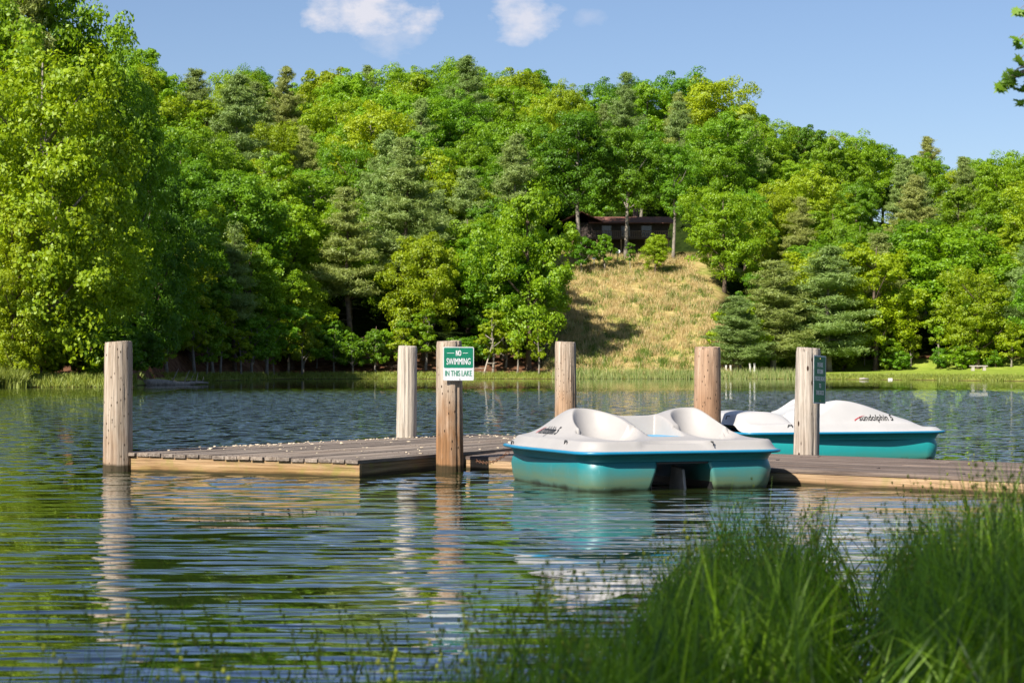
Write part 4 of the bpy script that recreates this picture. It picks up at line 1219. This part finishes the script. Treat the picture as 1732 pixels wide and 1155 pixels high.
# fallen log in the left cove
pa, pb_ = at(246, 648.5, .12), at(352, 648, .10)
lg = MB(); pr = random.Random(2); pts = [lerp(pa, pb_, t) + Vector((0, 0, .05 * math.sin(t * 9))) for t in np.linspace(0, 1, 9)]
lg.tube(pts, [.26, .25, .23, .22, .18, .15, .12, .09, .05], 9)
for k in range(6):
    t = .4 + k * .1; p = lerp(pa, pb_, t); lg.tube([p, p + Vector((pr.uniform(-.5, .5), .2, pr.uniform(.3, 1.0)))], [.05, .015], 5)
tag(lg.build('fallen_log', simple('grey_log', (.30, .25, .20), .9, .4, 4), smooth=True), 'grey fallen log lying in the shaded cove right of the outer corner post', 'log')

# ------------------------------------------------------------------ grasses (stuff)
def blades(name, roots, heights, leans, azs, widths, mat, seg=4, curve=1.0, label='', cat='grass', facing=None):
    "many tapering bent blades as one mesh"
    rng_ = np.random.default_rng(1); n = len(roots)
    roots = np.asarray(roots, dtype=float); t = np.linspace(0, 1, seg + 1)
    fx = rng_.uniform(0, np.pi, n) if facing is None else np.full(n, facing) + rng_.normal(size=n) * .6
    V = np.zeros((n, seg + 1, 2, 3))
    for i, tt in enumerate(t):
        off = leans * tt ** (1 + curve) * heights
        cx_ = roots[:, 0] + np.cos(azs) * off; cy_ = roots[:, 1] + np.sin(azs) * off
        cz_ = roots[:, 2] + heights * (tt - .25 * leans * tt ** 3)
        w = widths * (1 - tt ** 1.6) * .5 + .0004
        for s_, sg in ((0, -1), (1, 1)):
            V[:, i, s_, 0] = cx_ + sg * w * np.cos(fx); V[:, i, s_, 1] = cy_ + sg * w * np.sin(fx); V[:, i, s_, 2] = cz_
    base = (np.arange(n) * (seg + 1) * 2)[:, None]
    k = np.arange(seg)[None, :] * 2
    f = np.stack([base + k, base + k + 1, base + k + 3, base + k + 2], -1).reshape(-1)
    me = np_mesh(name, V.reshape(-1, 3), f, 4, mat)
    o = link(name, me); tag(o, label, cat, kind='stuff'); return o, V

rg = np.random.default_rng(9)
DRY = leaf_mat('dry_grass', (.44, .34, .15), (.66, .53, .28), trans=.3, use_obj=False)
TUFT = leaf_mat('green_tuft', (.09, .16, .02), (.22, .30, .05), trans=.35, use_obj=False)
REED = leaf_mat('reeds', (.14, .25, .05), (.46, .46, .20), trans=.35, use_obj=False)
SHOREG = leaf_mat('shore_grass', (.17, .24, .03), (.36, .40, .08), trans=.35, use_obj=False)
def scatter_slope(n, per, hmin, hmax, spread, test):
    ro = []; hh = []
    while len(ro) < n * per:
        a = rg.uniform(.016, .112); d = rg.uniform(1.5, 60); y = shore(a) + d; x = a * y
        if not in_clear(x, y, 1.5) or abs(x - HOUSE.x - 1) < 9 and y > HOUSE.y - 2: continue
        if not test(a, d): continue
        h = rg.uniform(hmin, hmax)
        for k in range(per):
            px_, py_ = x + rg.normal() * spread, y + rg.normal() * spread
            ro.append((px_, py_, ground(px_, py_) - .03)); hh.append(h * rg.uniform(.6, 1.1))
    return np.array(ro), np.array(hh)
ro, hh = scatter_slope(1150, 26, .5, 1.05, .30, lambda a, d: d > 10 or rg.random() < .35)
blades('dry_grass', ro, hh, rg.uniform(.1, .7, len(ro)), rg.uniform(0, 6.28, len(ro)), np.full(len(ro), .055), DRY, 3, label='tall straw-coloured dry grass covering the hillside below the house')
ro, hh = scatter_slope(560, 28, .45, .95, .34, lambda a, d: True)
blades('green_tufts', ro, hh, rg.uniform(.1, .7, len(ro)), rg.uniform(0, 6.28, len(ro)), np.full(len(ro), .06), TUFT, 3, label='green grass tufts dotted through the dry hillside')
# reeds in front of the slope and grass fringe on all far shores
def fringe(n, a0, a1, dmin, dmax, hmin, hmax):
    ro = []; hh = []
    a = rg.uniform(a0, a1, n); d = rg.uniform(dmin, dmax, n)
    for i in range(n):
        y = shore(a[i]) + d[i]; x = a[i] * y; ro.append((x, y, max(-.02, ground(x, y)) - .02)); hh.append(rg.uniform(hmin, hmax))
    return np.array(ro), np.array(hh)
ro, hh = fringe(6000, .020, .145, -.8, 2.6, .3, 1.0)
blades('reeds', ro, hh, rg.uniform(0, .3, len(ro)), rg.uniform(0, 6.28, len(ro)), np.full(len(ro), .05), REED, 3, label='pale green reeds growing in the water at the foot of the slope', cat='reeds')
ro1, hh1 = fringe(16000, -.262, .020, -.3, 3.2, .15, .55); ro2, hh2 = fringe(9000, .14, .27, -.3, 1.6, .15, .40); ro3, hh3 = fringe(3500, -.262, -.244, -1.0, 2.5, .5, 1.25)
ro = np.concatenate([ro1, ro2, ro3]); hh = np.concatenate([hh1, hh2, hh3])
blades('shore_grass', ro, hh, rg.uniform(.1, .7, len(ro)), rg.uniform(0, 6.28, len(ro)), np.full(len(ro), .06), SHOREG, 3, label='yellow-green grass fringe along the far shores')
# understory bushes hiding the foot of the woods
SHRUB = [broadleaf(51, 3.0, 1.9, .02, 80, 60, .12, BARK, LEAF, lobes=5)]
SHZ = []
for k in range(44):
    if k >= 34: a = rr.uniform(-.262, -.188); d = rr.uniform(3, 9)
    elif k < 18: a = rr.uniform(-.185, .014); d = rr.uniform(4, 12)
    else: a = rr.uniform(.115, .262); d = float(np.interp(a, [.108, .13, .257, .3], [3, 24, 52, 55])) + rr.uniform(0, 2.5)
    y = shore(a) + d; x = a * y
    SHZ.append((CX + F * a, x, y, a))
SHZ.sort()
cnt = {}
for (px, x, y, a) in SHZ:
    zn = zone(px); cnt[zn] = cnt.get(zn, 0) + 1
    o = empty('shrub', (x, y, ground(x, y)), rr.uniform(0, 6)); s_ = rr.uniform(.55, 1.15); o.scale = (s_, s_, s_ * rr.uniform(.8, 1.1))
    link('stems', SHRUB[0][0], o); c = link('foliage', SHRUB[0][1], o); c.color = tone_col(rr.choice(('bright green', 'mid green', 'yellow-green', 'dark green')), rr)
    tag(o, f"low shrub under the trees {zn.replace('above', 'near').replace('near the house', 'below the house')}, {ORD[cnt[zn] - 1]} from left", 'shrub', 'shrubs along the edge of the woods')

# ------------------------------------------------------------------ foreground sedge
PROF_X = [-50, 60, 150, 300, 450, 560, 650, 760, 860, 950, 1040, 1110, 1160, 1200, 1260, 1350, 1410, 1440, 1478, 1505, 1560, 1650, 1740, 1800]
PROF_Y = [1130, 1105, 1100, 1100, 1130, 1125, 1115, 1100, 1060, 1030, 995, 965, 925, 890, 862, 868, 900, 1010, 1010, 880, 845, 815, 795, 790]
SEDGE = leaf_mat('sedge', (.020, .075, .003), (.34, .58, .018), trans=.5, use_obj=False, gloss=.04)
SEDGE2 = leaf_mat('sedge_heads', (.26, .34, .03), (.45, .48, .05), trans=.3, use_obj=False)
STRAW = leaf_mat('sedge_straw', (.20, .14, .05), (.36, .26, .10), trans=.3, use_obj=False)
ro = []; hh = []; ln = []; az = []; wd_ = []
heads = []
def add_blade(px, Y, py_top, lean, a, w):
    x = (px - CX) / F * Y
    gz = max(-.03, near_bank(x, Y) - .02); h = 1.0 - (py_top - HZ) * Y / F - gz
    if h < .08: return
    h = min(h, .95)
    ro.append((x - math.cos(a) * lean * h * .6, Y, gz)); hh.append(h); ln.append(lean); az.append(a); wd_.append(w)
n_cl = 360
for k in range(n_cl):
    # tussocks: a px position, a depth, then blades fanning out
    u = rg.random()
    if u < .62: px = rg.uniform(1120, 1790)
    elif u < .92: px = 1240 - 500 * float(rg.random()) ** 1.5
    else: px = rg.uniform(-40, 760)
    Y = float(rg.uniform(3.6, 8.6)) if px > 1120 else float(rg.uniform(3.0, 5.4))
    if 1418 < px < 1500: continue
    gap = math.exp(-((px - 1457) / 30) ** 2)
    tv = rg.normal() * 38
    nb = int(rg.uniform(16, 44)) if px > 640 else int(rg.uniform(3, 9))
    far = (Y - 3.0) / 5.6
    for b in range(nb):
        bx = px + rg.normal() * 26 * 6 / Y * .6; pt = float(np.interp(bx, PROF_X, PROF_Y))
        if 1408 < bx < 1498: continue
        top = pt + tv + abs(rg.normal()) * (70 + 190 * (1 - far)) * rg.uniform(.3, 1) - (rg.random() < .04) * rg.uniform(5, 45)
        add_blade(bx, Y + rg.normal() * .12, top, float(rg.uniform(.05, 1.0)), float(rg.uniform(0, 6.28)), float(rg.uniform(.003, .0088)))
ro = np.array(ro); hh = np.array(hh); ln = np.array(ln); az = np.array(az); wd_ = np.array(wd_)
sel = rg.random(len(ro)) < .10
blades('foreground_sedge', ro[~sel], hh[~sel], ln[~sel], az[~sel], wd_[~sel], SEDGE, 6, label='long dark green sedge growing thickly on the near bank', facing=0.0)
blades('dead_sedge', ro[sel], hh[sel] * .72, ln[sel] * 1.3, az[sel], wd_[sel], STRAW, 6, label='dry straw-coloured blades among the near sedge', facing=0.0)
# flowering stems with small seed heads
ro = []; hh = []; ln = []; az = []; wd_ = []
hv = []; hf = []
def spikelet(p, r_):
    b0 = len(hv); h = r_ * 1.7
    for q in ((0, 0, h), (r_, 0, 0), (0, r_, 0), (-r_, 0, 0), (0, -r_, 0), (0, 0, -h)): hv.append((p[0] + q[0], p[1] + q[1], p[2] + q[2]))
    for f_ in ((0, 1, 2), (0, 2, 3), (0, 3, 4), (0, 4, 1), (5, 2, 1), (5, 3, 2), (5, 4, 3), (5, 1, 4)): hf.extend([b0 + i for i in f_])
for k in range(760):
    u = rg.random()
    px = rg.uniform(1080, 1760) if u < .70 else (rg.uniform(560, 1150) if u < .88 else rg.uniform(80, 620))
    Y = float(rg.uniform(4.5, 8.4)) if px > 1080 else float(rg.uniform(3.2, 5.2))
    if 1430 < px < 1485: continue
    prof = float(np.interp(px, PROF_X, PROF_Y))
    top = prof + rg.uniform(-62, 120) if px > 1080 else prof + rg.uniform(-130, 60)
    n0 = len(ro); add_blade(px, Y, top, float(rg.uniform(.05, .5)), float(rg.uniform(0, 6.28)), .0034)
    if len(ro) == n0: continue
    r0, h0, l0, a0 = ro[-1], hh[-1], ln[-1], az[-1]
    for t in (1.0, .965, .93, .88, .83)[:rg.integers(3, 6)]:
        off = l0 * t ** 2 * h0
        spikelet((r0[0] + math.cos(a0) * off + rg.normal() * .003, r0[1] + math.sin(a0) * off, r0[2] + h0 * (t - .25 * l0 * t ** 3)), float(rg.uniform(.0026, .0050)))
blades('sedge_stems', np.array(ro), np.array(hh), np.array(ln), np.array(az), np.array(wd_), SEDGE, 7, label='thin flowering stems standing above the near sedge', facing=0.0)
o = link('seed_heads', np_mesh('seed_heads', np.array(hv), np.array(hf), 3, SEDGE2)); tag(o, 'small yellow-green seed heads on the sedge stems', 'seed heads', kind='stuff')

# ------------------------------------------------------------------ trees on the near bank (shade over the bank, leaves at the photo's right edge)
def maple_leaf(c, nrm, up, s):
    pts = [(0, -.1), (.28, -.02), (.62, -.18), (.50, .14), (.95, .30), (.52, .40), (.42, .66), (.20, .58), (0, 1.05), (-.20, .58), (-.42, .66), (-.52, .40), (-.95, .30), (-.50, .14), (-.62, -.18), (-.28, -.02)]
    nrm = nrm.normalized(); x = nrm.cross(up).normalized(); y = x.cross(nrm)
    return [c + x * (p[0] * s) + y * (p[1] * s) + nrm * (-.12 * s * abs(p[0])) for p in pts]
def overhang():
    o = empty('maple_tree', (4.6, 7.6, near_bank(4.6, 7.6) if near_bank(4.6, 7.6) > -.3 else -.2)); tag(o, 'maple tree on the near bank whose leaves hang into the upper right of the view', 'tree')
    base = Vector(o.location); mb = MB(); lf = MB(); pr = random.Random(4)
    mb.tube([(0, 0, -.4), (.05, 0, 1.2), (-.05, .1, 3), (0, .1, 5.5), (.2, 0, 8)], [.20, .16, .13, .09, .03], 10)
    def W_(p): return Vector(p) - base
    tips = []
    # the visible spray, hung from a bough coming in from the right
    bough = [Vector((0, .05, 2.6)), W_((3.6, 8.2, 2.9)), W_((2.75, 8.45, 2.66)), W_((2.35, 8.5, 2.50))]
    mb.tube(bough, [.05, .03, .012, .006], 6)
    spots = [(1727, 15, 8.5), (1731, 70, 8.5), (1728, 98, 8.5), (1722, 118, 8.5), (1731, 122, 8.52), (1711, 126, 8.48), (1716, 130, 8.52), (1703, 137, 8.5), (1709, 141, 8.5), (1698, 143, 8.5), (1731, 150, 8.5), (1729, 172, 8.5), (1738, 110, 8.5), (1745, 130, 8.5), (1752, 90, 8.5), (1724, 66, 8.5), (1740, 20, 8.5)]
    for px, py, Y in spots:
        c = W_(at_y(px, py, Y)); 
        for k in range(4):
            cc = c + Vector((pr.uniform(-.015, .015), pr.uniform(-.03, .03), pr.uniform(-.012, .012)))
            nrm = Vector((pr.uniform(-.6, .2), pr.uniform(-1, -.3), pr.uniform(.3, .9))); up = Vector((pr.uniform(-1, -.2), 0, pr.uniform(-.7, -.1)))
            lf.add(maple_leaf(cc, nrm, up.normalized(), pr.uniform(.026, .042)), [tuple(range(16))])
        b0 = W_(at_y(min(px + 24, 1790), py - 14, Y)); mb.tube([c, lerp(c, b0, .5) + Vector((0, 0, .01)), b0], [.0015, .0022, .004], 4, cap=False)
        tips.append(b0)
    for t in tips: mb.tube([t, lerp(t, bough[2], .5) + Vector((.05, 0, .03)), bough[2]], [.003, .006, .008], 4, cap=False)
    # the rest of the crown, out of view to the right and above
    for k in range(5200):
        a = pr.uniform(0, 6.283); zz = pr.uniform(2.6, 8.6); rr_ = 2.3 * math.sin(math.pi * (zz - 2.2) / 6.8) * pr.random() ** .4 + .2
        c = Vector((rr_ * math.cos(a) + .1, rr_ * math.sin(a), zz)); wpt = c + base
        if abs(wpt.x / max(.5, wpt.y)) < .29 and wpt.z < 1 + .2 * wpt.y and wpt.y > 0: continue
        nrm = Vector((pr.gauss(0, .6), pr.gauss(0, .6), pr.uniform(.3, 1))); lf.add(maple_leaf(c, nrm, Vector((pr.gauss(0, 1), pr.gauss(0, 1), -.4)).normalized(), pr.uniform(.06, .09)), [tuple(range(16))])
    for k in range(14):
        a = k * 2.4; z0 = 2.4 + k * .35; mb.tube([(0, .05, z0), (1.0 * math.cos(a), 1.0 * math.sin(a), z0 + .6), (1.9 * math.cos(a), 1.9 * math.sin(a), z0 + .9)], [.05, .03, .01], 5)
    mb.build('trunk', BARK_G, o, True); lf.build('crown', LEAFN, o)
overhang()
SHT = broadleaf(61, 12, 5.0, .30, 150, 60, .15, BARK_G, LEAFN, lobes=11)
o = empty('shade_tree', (-4.6, -3.6, .25), 1.0); tag(o, 'leafy tree on the near bank shading the sedge', 'tree'); o.scale = (1.0, 1.0, .95)
link('trunk', SHT[0], o); c = link('crown', SHT[1], o); c.color = (1, 1, 1, 1)
print('trees', nF, len(TREES), 'blades ok')
